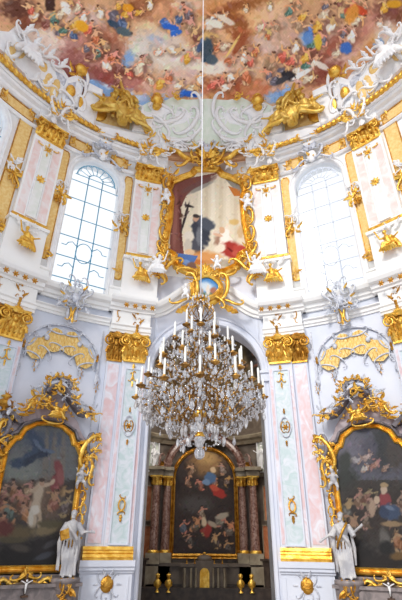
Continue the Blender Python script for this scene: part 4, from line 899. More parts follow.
# lower small cartouche with its blue picture
t2 = thing('cartouche_picture', 'small gilded cartouche with a blue sky picture directly under the large wall picture', 'picture', cyl(0, 13)(0, 0, 1.0))
mp = cyl(0, 0)
oval = [(.62*cos(A)*(1 + .12*cos(3*A)), 13.72 + .62*sin(A)) for A in [2*PI*i/32 for i in range(32)]]
b = MB(mp); b.ell((0, 13.7, .75), (.95, 1.0, .18), 20, 8); b.sweep(oval[::-1], [(-.06, .85), (-.06, 1.05), (.06, 1.12), (.16, 1.0), (.18, .8)], True)
for e in (-1, 1):
    scroll(b, e*.85, 13.8, 1.5, 88*e, 'C', e, .1, .95); scroll(b, e*.55, 12.9, 1.0, -40*e, 'C', -e, .1, .95); scroll(b, e*1.35, 12.9, 1.2, -10*e, 'S', e, .08, .85); leaf(b, e*1.0, 12.7, .9, .4, 270 + 50*e, .85)
cluster(b, 0, 14.65, 1.2, .8, 4, 18, .4, .95); shell(b, -.1, 14.5, .6, 90, 1.05); cluster(b, .85, 14.1, .6, 1.0, 4, 8, .4, .95)
cluster(b, -.9, 14.0, .6, 1.0, 8, 8, .4, .95); mkobj('gilded_rim', b, M['gold'], t2)
b = MB(mp); b.grid(lambda u, v: (.62*v*cos(2*PI*u)*(1 + .12*cos(6*PI*u)), 13.72 + .62*v*sin(2*PI*u), .97), 32, 12, True, True)
pt = Paint(b.v, (84, 138, 196)); SP_SMALL(pt); mkobj('canvas', b, M['fresco'], t2, colors=pt.out(.95))
# putti on the frame
for x, y, o, h, e, lab in ((-2.5, 19.4, .5, 1.25, -1, 'white putto perched on the left side of the large gilded frame'), (2.45, 19.0, .5, 1.3, 1, 'white putto sitting on the right side of the large gilded frame, at mid height'),
                        (1.45, 22.3, .5, 1.0, -1, 'white putto high on the right shoulder of the large gilded frame'), (-.45, 23.9, .9, .85, 1, 'white putto at the very top crest of the large gilded frame'),
                        (.55, 14.7, 1.0, 1.0, 1, 'white putto leaning on the small cartouche at its right'), (-1.15, 12.9, 1.0, 1.0, -1, 'white putto floating at the left of the small blue cartouche')):
    b = MB(sub(cyl(x/R, y), 0, 0, o)); putto(b, h, e, .4); mkobj('putto', b, M['stucco'], label=lab, cat='sculpture', group='putti on the frames', remesh=.035)
for s in (-1, 1):                                    # stucco figures beside the picture on the arch cornice
    b = MB(sub(cyl(.222, 14.5, s=s), 0, 0, .9)); seated(b, 1.5, -1, .35, True)
    mkobj('stucco_angel', b, M['stucco'], label='white stucco angel on the cornice at the foot of the large picture, %s side' % side[s], cat='sculpture', group='stucco angels at the foot of the large picture', remesh=.035)
    b = MB(cyl(.205, 15.1, s=s)); scroll(b, .1, .2, 1.3, 95, 'C', -1, .12, .5); scroll(b, .0, -.5, 1.1, 60, 'S', 1, .12, .6); cluster(b, 0, -.3, 1.0, 1.6, 5, 14, .35, .5)
    mkobj('gilded_console', b, M['gold'], label='gilded scroll console below the %s lower corner of the large picture' % side[s], cat='ornament', group='gilded consoles below the large picture')

# ---------------------------------------------------------------- stucco attic on the dome foot (relief traced on the dome surface)
def RD(pts, o0, o1, mt, parent, name, s, bev=0.12):
    b = MB(dome(s)); q = []
    for u, v in pts:
        ph, tt = UD(u, v); q.append((-(ph + .004), tt))
    b.poly(q, o0, o1, bev); return mkobj(name, b, mt, parent)
def dome_at(u, v, s):
    ph, tt = UD(u, v); return dome_local(-(ph + .004), tt, s)
def attic(s):
    n = side[s]
    def part(lab, polys, orn=None, cat='stucco relief', name='attic_plinth', loc=None):
        ph, tt = UD(*loc); t = thing(name, lab, cat, dome(s)(-ph, tt, .1))
        for nm, mt, o0, o1, pts in polys: RD(pts, o0, o1, M[mt], t, nm, s)
        if orn: orn(t)
        return t
    def o1(t):
        b = MB()
        for (u, v), sz, an in (((22, 32), 1.3, 50), ((30, 46), 1.2, 40), ((45, 58), 1.2, 25), ((58, 68), 1.0, 30), ((44, 88), 1.0, 30), ((12, 55), 1.5, 60), ((30, 82), 1.0, 30)):
            b.use(dome_at(u, v, s)); scroll(b, 0, 0, sz, -an, 'S', 1, .1, .35); scroll(b, .3, -.3, sz*.7, an, 'C', 1, .1, .4); leaf(b, 0, 0, .6, .3, 100, .4)
        mkobj('scrollwork', b, M['stucco'], t)
        b = MB()
        for (u, v), rx, ry in (((43, 86), .28, .8), ((51, 92), .28, .8), ((38, 68), .34, .4), ((15, 52), .35, .5), ((5, 58), .3, .7)):
            b = MB(dome_at(u, v, s)); b.ell((0, 0, .34), (rx, ry, .05), 14, 6); mkobj('gilded_field', b, M['ochre'], t)
    part('white stucco attic parapet with gold ovals rising along the %s edge of the ceiling painting' % n,
         [('wall_slab', 'stucco', 0, .25, [(-12, 30), (6, 32), (16, 24), (22, 34), (30, 47), (45, 60), (62, 71), (70, 84), (62, 108), (48, 101), (20, 73), (-12, 40)]),
          ('raised_field', 'stucco_grey', .2, .34, [(36, 76), (50, 80), (58, 86), (54, 102), (45, 98), (32, 84)]),
          ('raised_field', 'stucco_grey', .2, .34, [(52, 72), (60, 76), (64, 82), (61, 88), (54, 82)])], o1, name='attic_parapet', loc=(35, 90))
    def o2(t):
        b = MB(dome_at(66, 95, s)); b.ell((0, 0, .55), (.3, .42, .14), 12, 7); b.use(dome_at(77, 74, s)); cluster(b, 0, 0, 1.0, .8, 3, 12, .5, .3); b.ell((0, .1, .5), (.42, .35, .3)); mkobj('gilding', b, M['gold'], t)
        b = MB()
        for (u, v), an in (((80, 80), 60), ((78, 92), 75), ((62, 102), 20), ((77, 108), 70)): b.use(dome_at(u, v, s)); scroll(b, 0, 0, 1.1, an, 'C', -1, .11, .5)
        mkobj('scrollwork', b, M['stucco'], t)
    part('white stucco pier with a gold oval between parapet and plinth, %s side' % n,
         [('pier', 'stucco', 0, .42, [(64, 80), (76, 76), (82, 84), (75, 110), (60, 108), (58, 96)]), ('panel', 'stucco_grey', .36, .5, [(64, 86), (73, 84), (69, 104), (61, 102)])], o2, name='attic_pier', loc=(70, 100))
    def o3(t):
        b = MB()
        for u, v in ((78, 106), (88, 110)): b.use(dome_at(u, v, s)); b.ell((0, 0, .5), (.2, .55, .05), 10, 6); mkobj('gilded_field', b, M['gold'], t); b = MB()
        for u, v, k in ((97, 100, .5), (96, 113, .6), (138, 118, .35)): b = MB(dome_at(u, v, s)); b.ell((0, 0, .2), (k, k*1.1, .07), 10, 6); mkobj('gilded_field', b, M['gold'], t)
    part('white stucco plinth with gold ovals beside the %s gilded trumpet group' % n,
         [('plinth', 'stucco', 0, .5, [(84, 93), (97, 99), (93, 122), (90, 130), (72, 116)]), ('plinth_cap', 'stucco', 0, .7, [(85, 87), (99, 94), (98, 101), (83, 95)]),
          ('niche', 'ochre', 0, .12, [(97, 96), (112, 100), (131, 112), (129, 130), (94, 122)]),
          ('lower_band', 'stucco', 0, .3, [(72, 114), (100, 125), (128, 132), (165, 141), (165, 156), (128, 147), (96, 136), (68, 121)]),
          ('plinth', 'stucco', 0, .5, [(132, 112), (150, 116), (150, 138), (130, 134)])], o3, loc=(90, 120))
    def o4(t):
        b = MB(); r = random.Random(4)
        for i in range(26):
            u, v = r.uniform(136, 200), r.uniform(108, 148)
            if v < 118 and u < 150: continue
            b.use(dome_at(u, v, s)); scroll(b, 0, 0, r.uniform(.6, 1.5), r.uniform(0, 360), r.choice('CS'), r.choice((-1, 1)), .1, .24)
        for (u, v), sz, an in (((168, 118), 2.6, 150), ((186, 124), 2.8, 120), ((176, 138), 3.0, 165), ((158, 128), 2.2, 40), ((195, 108), 2.2, 80), ((160, 112), 2.0, 10)):
            b.use(dome_at(u, v, s)); scroll(b, 0, 0, sz*.8, an, 'C', -1, .085, .28)
        for u, v, an in ((150, 150, 60), (160, 156, 30), (172, 152, 80), (184, 148, 50)): b.use(dome_at(u, v, s)); cluster(b, 0, 0, 1.2, 1.0, int(u), 8, .5, .4)
        mkobj('scrollwork', b, M['stucco'], t)
        b = MB()
        for u, v in ((158, 104), (172, 99), (146, 140), (165, 146)): b.use(dome_at(u, v, s)); cluster(b, 0, 0, .9, .6, int(u), 8, .5, .4)
        mkobj('gilding', b, M['gold'], t)
    part('pale green and white stucco shellwork above the large picture, %s half' % n,
         [('ground', 'stucco_green', 0, .12, [(130, 112), (150, 101), (162, 102), (172, 97), (186, 100), (207, 99), (207, 152), (180, 152), (150, 147), (128, 136)]),
          ('shell_wave', 'stucco', .1, .34, [(150, 103), (164, 106), (172, 112), (160, 120), (150, 116)]), ('shell_wave', 'stucco', .1, .32, [(176, 112), (192, 116), (184, 126), (170, 128)]),
          ('shell_wave', 'stucco', .1, .32, [(150, 136), (176, 140), (190, 148), (170, 151), (150, 146)])], o4, name='stucco_shellwork', loc=(170, 130))
    # gilded trumpet group
    ph, tt = UD(116, 133); P = dome(1)(-(ph + .004), tt, .75); mp = upright(P, -(ph + .004), s)
    mp = sub(mp, 0, 0, 0, 0, 1.5); b = MB(mp); b.use(sub(mp, -.05, .1, .0)); statue(b, 2.4, 1, arms='up', beard=False); b.use(sub(mp, .62, .2, .15)); seated(b, 1.7, -1, .1, folds=False); b.use(sub(mp, -.62, .2, .15)); seated(b, 1.6, 1, .2, folds=False); b.use(mp)
    for x_, y_, z_, a_ in ((-.7, .2, 1.1, 20), (.7, .15, 1.1, -20)): scroll(b, x_, y_, z_, a_, 'S', 1, .1, .3)
    b.use(mp); b.tube([(.45*cos(A), 2.6 + .45*sin(A), .2) for A in [2*PI*i/20 for i in range(18)]], [.07]*18, 7); b.tube([(.1, 1.6, .3), (.3, 2.2, .25)], .07, 7)
    
    mkobj('gilded_figure_group', b, M['gold_olive'], label='olive gold group of draped figures with a curved horn on the attic, %s side' % n, cat='sculpture', group='gilded groups on the attic', remesh=.04)
    ph, tt = UD(154, 112); mp = upright(dome(1)(-(ph + .004), tt, .5), -(ph + .004), s)
    b = MB(mp); urn(b, 0, 0, 1.5, .1); mkobj('gilded_urn', b, M['gold'], label='gilded urn standing on the stucco parapet between %s gilded group and centre' % n, cat='urn', group='gilded urns on the parapet')
    # white angel near the edge
    ph, tt = UD(20, 62); mp = upright(dome(1)(-(ph + .004), tt, .7), -(ph + .004), s)
    b = MB(mp); seated(b, 2.3, -1, .4, True); mkobj('stucco_angel', b, M['stucco'], label='white winged stucco angel perched on the attic near the upper %s edge' % n, cat='sculpture', group='stucco angels on the attic', remesh=.05)
both(attic)

# ---------------------------------------------------------------- tympanum ornaments and hanging shell ornament under the windows
def tympanum(s):
    n = side[s]; mp = cyl(.548, 0, s=s)
    t = thing('tympanum_ornament', 'half-round gold lattice field with silver scroll border above the %s side altar' % n, 'ornament', mp(0, 9.5, .1), 'half-round wall ornaments')
    HW, Z = 1.72, 9.35
    path = [(-HW*1.0, Z - .5)] + [(HW*cos(A), Z + 1.7*sin(A)) for A in [PI - PI*i/24 for i in range(25)]] + [(HW*1.0, Z - .5)]
    b = MB(mp); b.sweep(path, [(-.04, 0), (-.04, .1), (.04, .1), (.04, 0)]); mkobj('border', b, M['stucco_grey'], t)
    up = interp([(-1.5, .35), (-1.3, .75), (-.95, .85), (-.75, 1.2), (-.45, 1.48), (-.15, 1.4), (0, 1.2), (.15, 1.4), (.45, 1.48), (.75, 1.2), (.95, .85), (1.3, .75), (1.5, .35)])
    dn = interp([(-1.5, .05), (-1.2, -.2), (-.75, -.1), (-.6, .3), (-.3, .3), (0, .48), (.3, .3), (.6, .3), (.75, -.1), (1.2, -.2), (1.5, .05)])
    b = MB(mp); b.grid(lambda u, v: (-1.5 + 3*u, Z + dn(-1.5 + 3*u) + (up(-1.5 + 3*u) - dn(-1.5 + 3*u))*v, .06 + .05*(int(u*44) + int(v*14)) % 2*.0 + .06), 44, 14, False)
    mkobj('lattice_field', b, M['diaper'], t)
    b = MB(mp)
    for i in range(18):
        x = -1.4 + 2.8*i/17
        for e in (-1, 1):
            x1 = x + e*.35; y0, y1 = Z + dn(x) + .03, Z + up(x1) - .03
            if abs(x1) < 1.45 and y1 > y0: b.tube([(x, y0, .12), ((x + x1)/2, (y0 + y1)/2, .12), (x1, y1, .12)], .01, 4)
    mkobj('lattice_bars', b, M['gold'], t)
    b = MB(mp)
    for e in (-1, 1):
        for x, y, sz, an, kd, fl in ((.35, 1.5, .9, 10, 'C', 1), (.95, 1.2, .8, -35, 'C', 1), (1.4, .72, .8, -60, 'C', 1), (1.55, .15, .7, -85, 'S', 1), (1.2, -.1, .8, 15, 'C', -1), (.7, .2, .8, 40, 'C', -1), (.25, .6, .7, 15, 'C', -1)):
            scroll(b, e*x, Z + y*.93, sz, an*e + (180 if e < 0 else 0), kd, fl*e, .055, .12)
        for x, y, L in ((1.72, -.35, .6), (.95, -.25, .35)): leaf(b, e*x, Z + y, L, .16, 270, .1, .1, 2); leaf(b, e*x, Z + y, L*.6, .14, 250, .1, .1, 2)
        b.ell((e*.75, Z + .9, .16), (.12, .14, .08), 8, 5)
    mkobj('scroll_border', b, M['stucco_grey'], t)
    b = MB(mp)
    for e in (-1, 1):
        pendant(b, e*1.0, Z - .45, .5, .1, False); pendant(b, e*1.78, Z - .95, .5, .1, False); leaf(b, e*1.65, Z + .2, .35, .14, 90, .12)
    mkobj('gilded_drop', b, M['gold_deep'], t)
    # rocaille hanging from the cornice in front of the window sill
    mp = cyl(.54, 0, s=s)
    t = thing('cornice_cartouche', 'silver-grey and gold rocaille cartouche hanging on the cornice under the %s window' % n, 'ornament', mp(0, 11.0, .5), 'cartouches under the windows')
    b = MB(mp)
    for e in (-1, 1):
        scroll(b, e*.36, 12.35, 1.0, 82*e, 'C', e, .075, .6); scroll(b, e*.62, 12.5, .8, 60*e, 'S', e, .07, .62); scroll(b, e*.2, 11.55, .9, 75*e, 'S', -e, .09, .35); leaf(b, e*.6, 12.0, .45, .2, -60 if e > 0 else 240, .5)
        scroll(b, e*.3, 13.0, .9, 80*e, 'C', -e, .07, .6); scroll(b, e*.5, 11.95, .7, 30*e, 'C', e, .07, .5)
    cluster(b, 0, 12.4, 1.1, 1.1, 9, 16, .3, .6, None, .0); cluster(b, 0, 13.1, .5, .8, 10, 7, .45, .6, None, .0)
    mkobj('scrollwork', b, M['stucco_grey'], t)
    b = MB(mp); b.ell((0, 12.3, .6), (.2, .26, .14), 12, 8); mkobj('boss', b, M['stucco_grey'], t)
    b = MB(mp)
    for x, y, a_ in ((-.3, 12.75, 130), (.32, 12.8, 40), (.4, 12.0, -40), (.55, 12.3, 10), (0, 11.2, 270)): leaf(b, x, y, .3, .14, a_, .72)
    for q in (-1, 1): scroll(b, q*.2, 11.6, .75, 90 - q*12, 'C', -q, .09, .42)
    mkobj('gilding', b, M['gold'], t)
    # gold studs under the upper cornice blocks
    for ph in (.285, P2):
        for i in range(4):
            mq = cyl(ph - .055 + .036*i, 12.33, s=s); b = MB(mq); rosette(b, 0, .05, .16, .86, 6)
            mkobj('gilded_stud', b, M['gold_deep'], label='small gilded flower studs under the cornice block %s, %s side' % ('by the arch' if ph < .5 else 'at the outer pilaster', n), cat='stud', group='gilded studs %s %s' % (n, 'inner' if ph < .5 else 'outer'))
both(tympanum)
# ---------------------------------------------------------------- side altars
ALT = .548
def side_altar(s, spec, label, clabel):
    n = side[s]; mp0 = cyl(ALT, 0, s=s); mp = lambda x, y, o=0: mp0(x, y if y < 6.3 else 6.3 + (y - 6.3)*.72, o)
    t = thing('side_altar', label, 'altar', mp(0, FL, .6), 'side altars')
    W_ = 1.44
    hi_ = interp([(-W_, 5.35), (-1.2, 5.75), (-1.05, 5.8), (-.9, 6.15), (-.5, 6.45), (0, 6.55), (.5, 6.45), (.9, 6.15), (1.05, 5.8), (1.2, 5.75), (W_, 5.35)])
    body = [(-1.75, 1.6), (-1.75, 5.9), (-1.35, 6.3), (-1.15, 6.9), (-.75, 7.5), (-.3, 8.3), (.05, 8.75), (.3, 8.4), (.55, 7.7), (1.0, 7.1), (1.3, 6.5), (1.75, 5.9), (1.75, 1.6)]
    b = MB(mp); b.slab(lambda u, v: (-1.75 + 3.5*u, 1.55 + (interp([(-1.75, 5.9), (-1.35, 6.3), (-1.15, 6.9), (-.75, 7.5), (-.3, 8.3), (.05, 8.7), (.3, 8.3), (.55, 7.7), (1.0, 7.1), (1.3, 6.5), (1.75, 5.9)])(-1.75 + 3.5*u) - 1.55)*v), 24, 1, 0, .3)
    mkobj('retable', b, M['mauve'], t)
    pic_grid('canvas', mp, CONST(1.58), hi_, -W_, W_, 110, 170, .36, spec, M['canvas'], t, (70, 62, 58), 1.0)
    P = [(-W_, 1.58), (-W_, 5.35), (-1.2, 5.75), (-1.05, 5.8), (-.9, 6.15), (-.5, 6.45), (0, 6.55), (.5, 6.45), (.9, 6.15), (1.05, 5.8), (1.2, 5.75), (W_, 5.35), (W_, 1.58)]
    b = MB(mp); b.sweep(P, [(-.05, .3), (-.05, .4), (.0, .46), (.04, .4), (.08, .42), (.13, .5), (.18, .44), (.2, .3)], True); fr = mkobj('picture_frame', b, M['gold'], t)
    b = MB(mp); b.sweep([(x*1.15, 1.95 + (y-1.95)*1.05) for x, y in P[1:-1]], [(0, .2), (0, .48), (.07, .52), (.12, .4), (.12, .2)]); mkobj('marble_moulding', b, M['darkgrey'], t)
    # crown: broken pediment scrolls
    b = MB(mp)
    b.sweep([(-1.6, 7.35), (-1.35, 7.25), (-1.15, 7.3), (-.9, 7.6), (-.6, 8.05), (-.3, 8.5), (.0, 8.7), (.25, 8.5), (.4, 8.2)], [(-.05, .2), (-.05, .75), (.06, .85), (.14, .8), (.2, .6), (.2, .2)])
    b.sweep([(-.05 + .5*cos(A), 8.75 + .42*sin(A)) for A in [PI*1.15 - PI*1.3*i/14 for i in range(15)]], [(-.08, .5), (-.08, .85), (.08, .85), (.08, .5)])
    scroll(b, .45, 8.3, .6, 100, 'C', 1, .12, .75); scroll(b, -1.5, 7.2, .5, 20, 'C', -1, .14, .75)
    b.sweep([(1.2, 6.35), (1.6, 6.75), (2.0, 6.75)], [(-.05, .2), (-.05, .6), (.1, .7), (.18, .5), (.18, .2)])
    scroll(b, -1.8, 5.9, .8, 90, 'C', 1, .14, .5); scroll(b, 1.8, 6.2, .8, 90, 'C', -1, .14, .5)
    mkobj('pediment', b, M['darkgrey'], t)
    b = MB(mp)                                       # gilded carving of the crown
    for i in range(15):
        A = PI*1.1 - PI*1.2*i/14; leaf(b, -.1 + .62*cos(A), 8.75 + .5*sin(A), .24, .17, math.degrees(A) + 50*sin(i*2.3), .8, .3, 2); scroll(b, -.1 + .56*cos(A), 8.75 + .44*sin(A), .24, math.degrees(A) + 90, 'C', 1 if i % 2 else -1, .14, .86)
    cluster(b, .1, 8.55, .9, .45, 5, 10, .6, .85); cluster(b, .75, 7.85, .75, 1.2, 6, 22, .38, .7); cluster(b, 1.15, 7.2, .5, .9, 7, 12, .5, .5); cluster(b, 1.45, 6.75, .8, .5, 8, 10, .5, .5)
    scroll(b, .95, 7.5, 1.1, 120, 'S', 1, .1, .6); cluster(b, -1.75, 7.25, .5, .5, 8, 8, .6, .7); cluster(b, -.75, 8.0, .4, .6, 18, 8, .6, .85); cluster(b, -1.25, 7.3, .5, .35, 19, 8, .6, .85); cluster(b, -.1, 8.3, .5, .35, 20, 8, .6, .8); cluster(b, .35, 7.6, .35, .9, 22, 8, .5, .4); cluster(b, -.55, 7.2, .6, .4, 23, 8, .5, .4)
    mkobj('gilded_crown', b, M['gold'], t)
    b = MB(mp)
    for x, y in ((-.25, 8.95), (.2, 8.95), (-1.2, 7.55), (-.35, 8.15), (-1.0, 7.85), (1.75, 7.0), (-.75, 8.5), (-.95, 8.2), (.5, 8.7), (-.6, 8.85), (-1.65, 7.6), (.85, 8.35)): cluster(b, x, y, .4, .4, int(y*10), 5, .6, .75)
    mkobj('silvered_carving', b, M['stucco_grey'], t)
    b = MB(mp)
    for e, yy in ((-1, 5.7), (1, 5.9)):               # shoulders
        cluster(b, e*1.85, yy, .75, 1.3, 3, 22, .4, .45); scroll(b, e*1.75, yy - .1, 1.3, 80*e + 10, 'C', e, .11, .5); scroll(b, e*1.9, yy - .9, .9, 85, 'S', e, .1, .45)
        for k_, y in enumerate((4.6, 3.7, 2.9)): cluster(b, e*1.75, y, .35, .8, k_ + 4, 7, .6, .4); scroll(b, e*1.75, y, .8, 90, 'S', e, .09, .4)
    mkobj('gilded_side_carving', b, M['gold'], t)
    b = MB(mp); urn(b, 1.95, 6.85, 1.15, .45); mkobj('gilded_urn', b, M['gold_deep'], t)
    # gilded group above the canvas
    b = MB(sub(mp, -.1, 6.9, .75)); seated(b, 1.15, 1, .1)
    b.use(sub(mp, .3, 7.3, .7)); putto(b, .75, -1, .2); b.use(mp); cluster(b, -.15, 7.2, .8, .8, 9, 10, .4, .6); scroll(b, .0, 6.75, .9, 10, 'C', 1, .1, .6)
    mkobj('gilded_figures', b, M['gold'], t, remesh=.025)
    # predella
    b = MB(mp); b.box(-1.95, 1.95, FL, 1.1, 0, .9, 6); b.box(-2.05, 2.05, 1.0, 1.1, 0, 1.0, 6); b.box(-1.5, 1.5, 1.1, 1.35, 0, .6, 6); mkobj('altar_table', b, M['greym'], t)
    b = MB(mp); pth = [(-1.55 + 3.1*i/28, 1.12 + .12*cos(i*PI/3.5) + .18*math.exp(-((i-14)/4)**2)) for i in range(29)]
    b.tube([(x, y, 1.0 - .25) for x, y in pth], [.07 + .02*(i % 2) for i in range(29)], 6)
    b.tube([(-1.5, y, .75) for y in (.1, .5, 1.0)], [.06, .08, .07], 6); b.tube([(1.5, y, .75) for y in (.1, .5, 1.0)], [.06, .08, .07], 6)
    for i in range(7): cluster(b, -1.5 + .5*i, 1.18 + .15*(i == 3), .35, .25, i, 4, .7, .75)
    scroll(b, -.2, 1.4, .6, 20, 'C', 1, .1, .8); scroll(b, .25, 1.37, .6, -20, 'C', 1, .1, .8); cluster(b, -1.5, 1.42, .5, .3, 5, 6, .6, .6); mkobj('gilded_predella_frame', b, M['gold'], t)
    pic_grid('predella_picture', mp, CONST(.3), interp([(-1.45, .95), (0, 1.2), (1.45, .95)]), -1.45, 1.45, 30, 10, .74 + .12, lambda p: [p.blob(px, 598, 8, 6, c_, 0, .6) for px, c_ in ((10, (150, 120, 92)), (40, (112, 92, 78)), (365, (150, 124, 96)), (395, (110, 90, 80)))], M['canvas'], t, (134, 112, 90))
    # crucifix
    cm = cyl(ALT, .55, s=s); c = thing('crucifix', 'small pale crucifix standing on the %s side altar table' % n, 'crucifix', cm(0, .19, .95), 'altar crucifixes')
    b = MB(cm); b.box(-.03, .03, .19, .85, .93, .98); b.box(-.22, .22, .62, .68, .93, .98); b.box(-.12, .12, .19, .25, .86, 1.04); mkobj('cross', b, M['wood'], c)
    b = MB(cm); b.tube([(0, .3, 1.0), (.01, .45, 1.02), (0, .58, 1.0)], [.02, .035, .05], 6); b.ell((0, .66, 1.02), .04)
    for e in (-1, 1): b.tube([(0, .57, 1.0), (e*.12, .63, 1.0), (e*.2, .66, 1.0)], [.025, .02, .015], 5)
    mkobj('corpus', b, M['stucco'], c)
    # marble pedestal and standing saint
    sm = cyl(.435, 0, s=s)
    p = thing('statue_pedestal', 'dark marble pedestal carrying the %s white saint' % n, 'pedestal', sm(0, FL, .75), 'statue pedestals')
    b = MB(sm); b.lathe([(.5, FL), (.5, FL + .25), (.42, FL + .3), (.36, .5), (.38, .9), (.48, .98), (.5, 1.08), (.56, 1.12), (.56, 1.22), (.5, 1.26)], (0, .75), 14, 1, .8); mkobj('shaft', b, M['greym'], p)
    b = MB(sm); cluster(b, 0, .9, .4, .7, 6, 10, .6, 1.05); scroll(b, -.2, 1.0, .5, 90, 'C', 1, .1, 1.1); scroll(b, .2, 1.0, .5, 90, 'C', -1, .1, 1.1); mkobj('gilding', b, M['gold_deep'], p)
    mq = sub(sm, 0, 1.26, .8); b = MB(mq)
    statue(b, 2.14, 1 if s < 0 else -1, arms='book' if s < 0 else 'open')
    st = mkobj('saint_statue', b, M['statuestone'], label=('white statue of a bearded saint holding a gilded book beside the left side altar' if s < 0 else 'white statue of a saint with outstretched hands beside the right side altar'), cat='statue', remesh=.022)
    if s < 0:
        b = MB(sub(mq, .36, 1.32, .42, -.3)); b.box(-.16, .16, -.15, .15, -.05, .05); b.box(-.17, .15, -.16, .16, .05, .07); mkobj('book', b, M['gold_deep'], st, None)
    else:
        b = MB(mq); b.tube([(.24, 1.78, .2), (.05, 1.5, .3), (-.2, 1.1, .26), (-.28, .9, .12)], [.05, .05, .05, .03], 6); mkobj('gilded_sash', b, M['gold_deep'], st)
    b = MB(sub(cyl(.425, 4.15, s=s), 0, 0, .45)); putto(b, .95, -1, .3); mkobj('putto', b, M['statuestone'], label='grey-white putto clinging to the side altar frame above the %s saint statue' % n, cat='sculpture', group='putti on the side altars', remesh=.025)
side_altar(-1, SP_LEFT, 'left side altar, grey-mauve marble with gilded carving around a painting of a half-naked martyr', '')
side_altar(1, SP_RIGHT, 'right side altar, grey-mauve marble with gilded carving around a dark painting of a seated Madonna', '')

# ---------------------------------------------------------------- choir beyond the arch
RC, CY = 5.0, 18.7
def UPL(u, v, y):
    r = ray(u, v); k_ = (y - O.y)/r.y; return O.x + k_*r.x, O.z + k_*r.z
cc = (0, CY)
mp = cyl(0, 0, RC, cc)
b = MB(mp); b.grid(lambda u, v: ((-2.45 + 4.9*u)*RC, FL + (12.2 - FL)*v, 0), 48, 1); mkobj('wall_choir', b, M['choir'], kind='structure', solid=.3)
for s in (-1, 1):
    b = MB(); n_ = 10
    b.add([(s*2.62, 13.6, FL), (s*3.3, 14.9, FL), (s*3.3, 14.9, 13), (s*2.62, 13.6, 13)], [[0, 1, 2, 3]]); mkobj('wall_choir_' + side[s], b, M['choir'], kind='structure')
b = MB(); b.grid(lambda u, v: (RC*1.02*cos(v*PI/2)*sin(2*PI*u), CY + RC*1.02*cos(v*PI/2)*cos(2*PI*u), 12.1 + 5.2*sin(v*PI/2)), 140, 60, True, True)
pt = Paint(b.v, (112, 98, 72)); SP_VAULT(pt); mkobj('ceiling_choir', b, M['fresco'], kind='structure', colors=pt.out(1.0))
b = MB(mp); b.sweep([((-2.4 + 4.8*i/50)*RC, 8.1) for i in range(51)], [(0, 0), (0, .2), (.2, .3), (.3, .5), (.45, .55), (.55, .45), (.55, 0)]); mkobj('trim_80', b, M['tan'], kind='structure')
b = MB(mp); b.sweep([((-2.4 + 4.8*i/50)*RC, 11.6) for i in range(51)], [(0, 0), (0, .1), (.2, .3), (.4, .4), (.5, .4), (.5, 0)]); mkobj('trim_81', b, M['tan'], kind='structure')
HA = thing('high_altar', 'tall red-brown marble high altar with columns and arched painting deep inside the choir', 'altar', (0, 23.0, FL))
fy = 22.6; fm = flat(0, fy, 0)
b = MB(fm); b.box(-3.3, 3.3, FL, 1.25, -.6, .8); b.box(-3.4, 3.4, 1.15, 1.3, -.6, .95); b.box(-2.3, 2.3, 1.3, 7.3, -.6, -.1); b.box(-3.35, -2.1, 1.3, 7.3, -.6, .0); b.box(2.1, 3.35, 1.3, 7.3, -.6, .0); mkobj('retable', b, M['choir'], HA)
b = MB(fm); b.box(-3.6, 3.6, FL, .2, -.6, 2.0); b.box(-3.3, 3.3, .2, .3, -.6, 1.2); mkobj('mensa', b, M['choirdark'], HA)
AX, AW = 0.0, 1.9; zs_ = 5.95
ha = lambda x: zs_ + 1.75*math.sqrt(max(0, 1 - (x/AW)**2))
pic_grid('canvas', fm, CONST(1.72), ha, -AW, AW, 90, 150, .02, SP_HIGH, M['canvas'], HA, (54, 44, 40))
b = MB(fm); P = [(-AW, 1.72)] + [(-AW*cos(PI*i/20), zs_ + 1.75*sin(PI*i/20)) for i in range(21)] + [(AW, 1.72)]
b.sweep(P, [(-.04, -.1), (-.04, .1), (.06, .18), (.14, .12), (.2, .16), (.22, -.1)], True); mkobj('picture_frame', b, M['gold_deep'], HA)
b = MB(fm); P = [(-2.45*cos(PI*i/24), 6.45 + 2.2*sin(PI*i/24)) for i in range(25)]
b.sweep(P, [(-.25, -.3), (-.25, .2), (-.1, .28), (.1, .22), (.2, .4), (.2, -.3)]); mkobj('pediment_arch', b, M['redm'], HA)
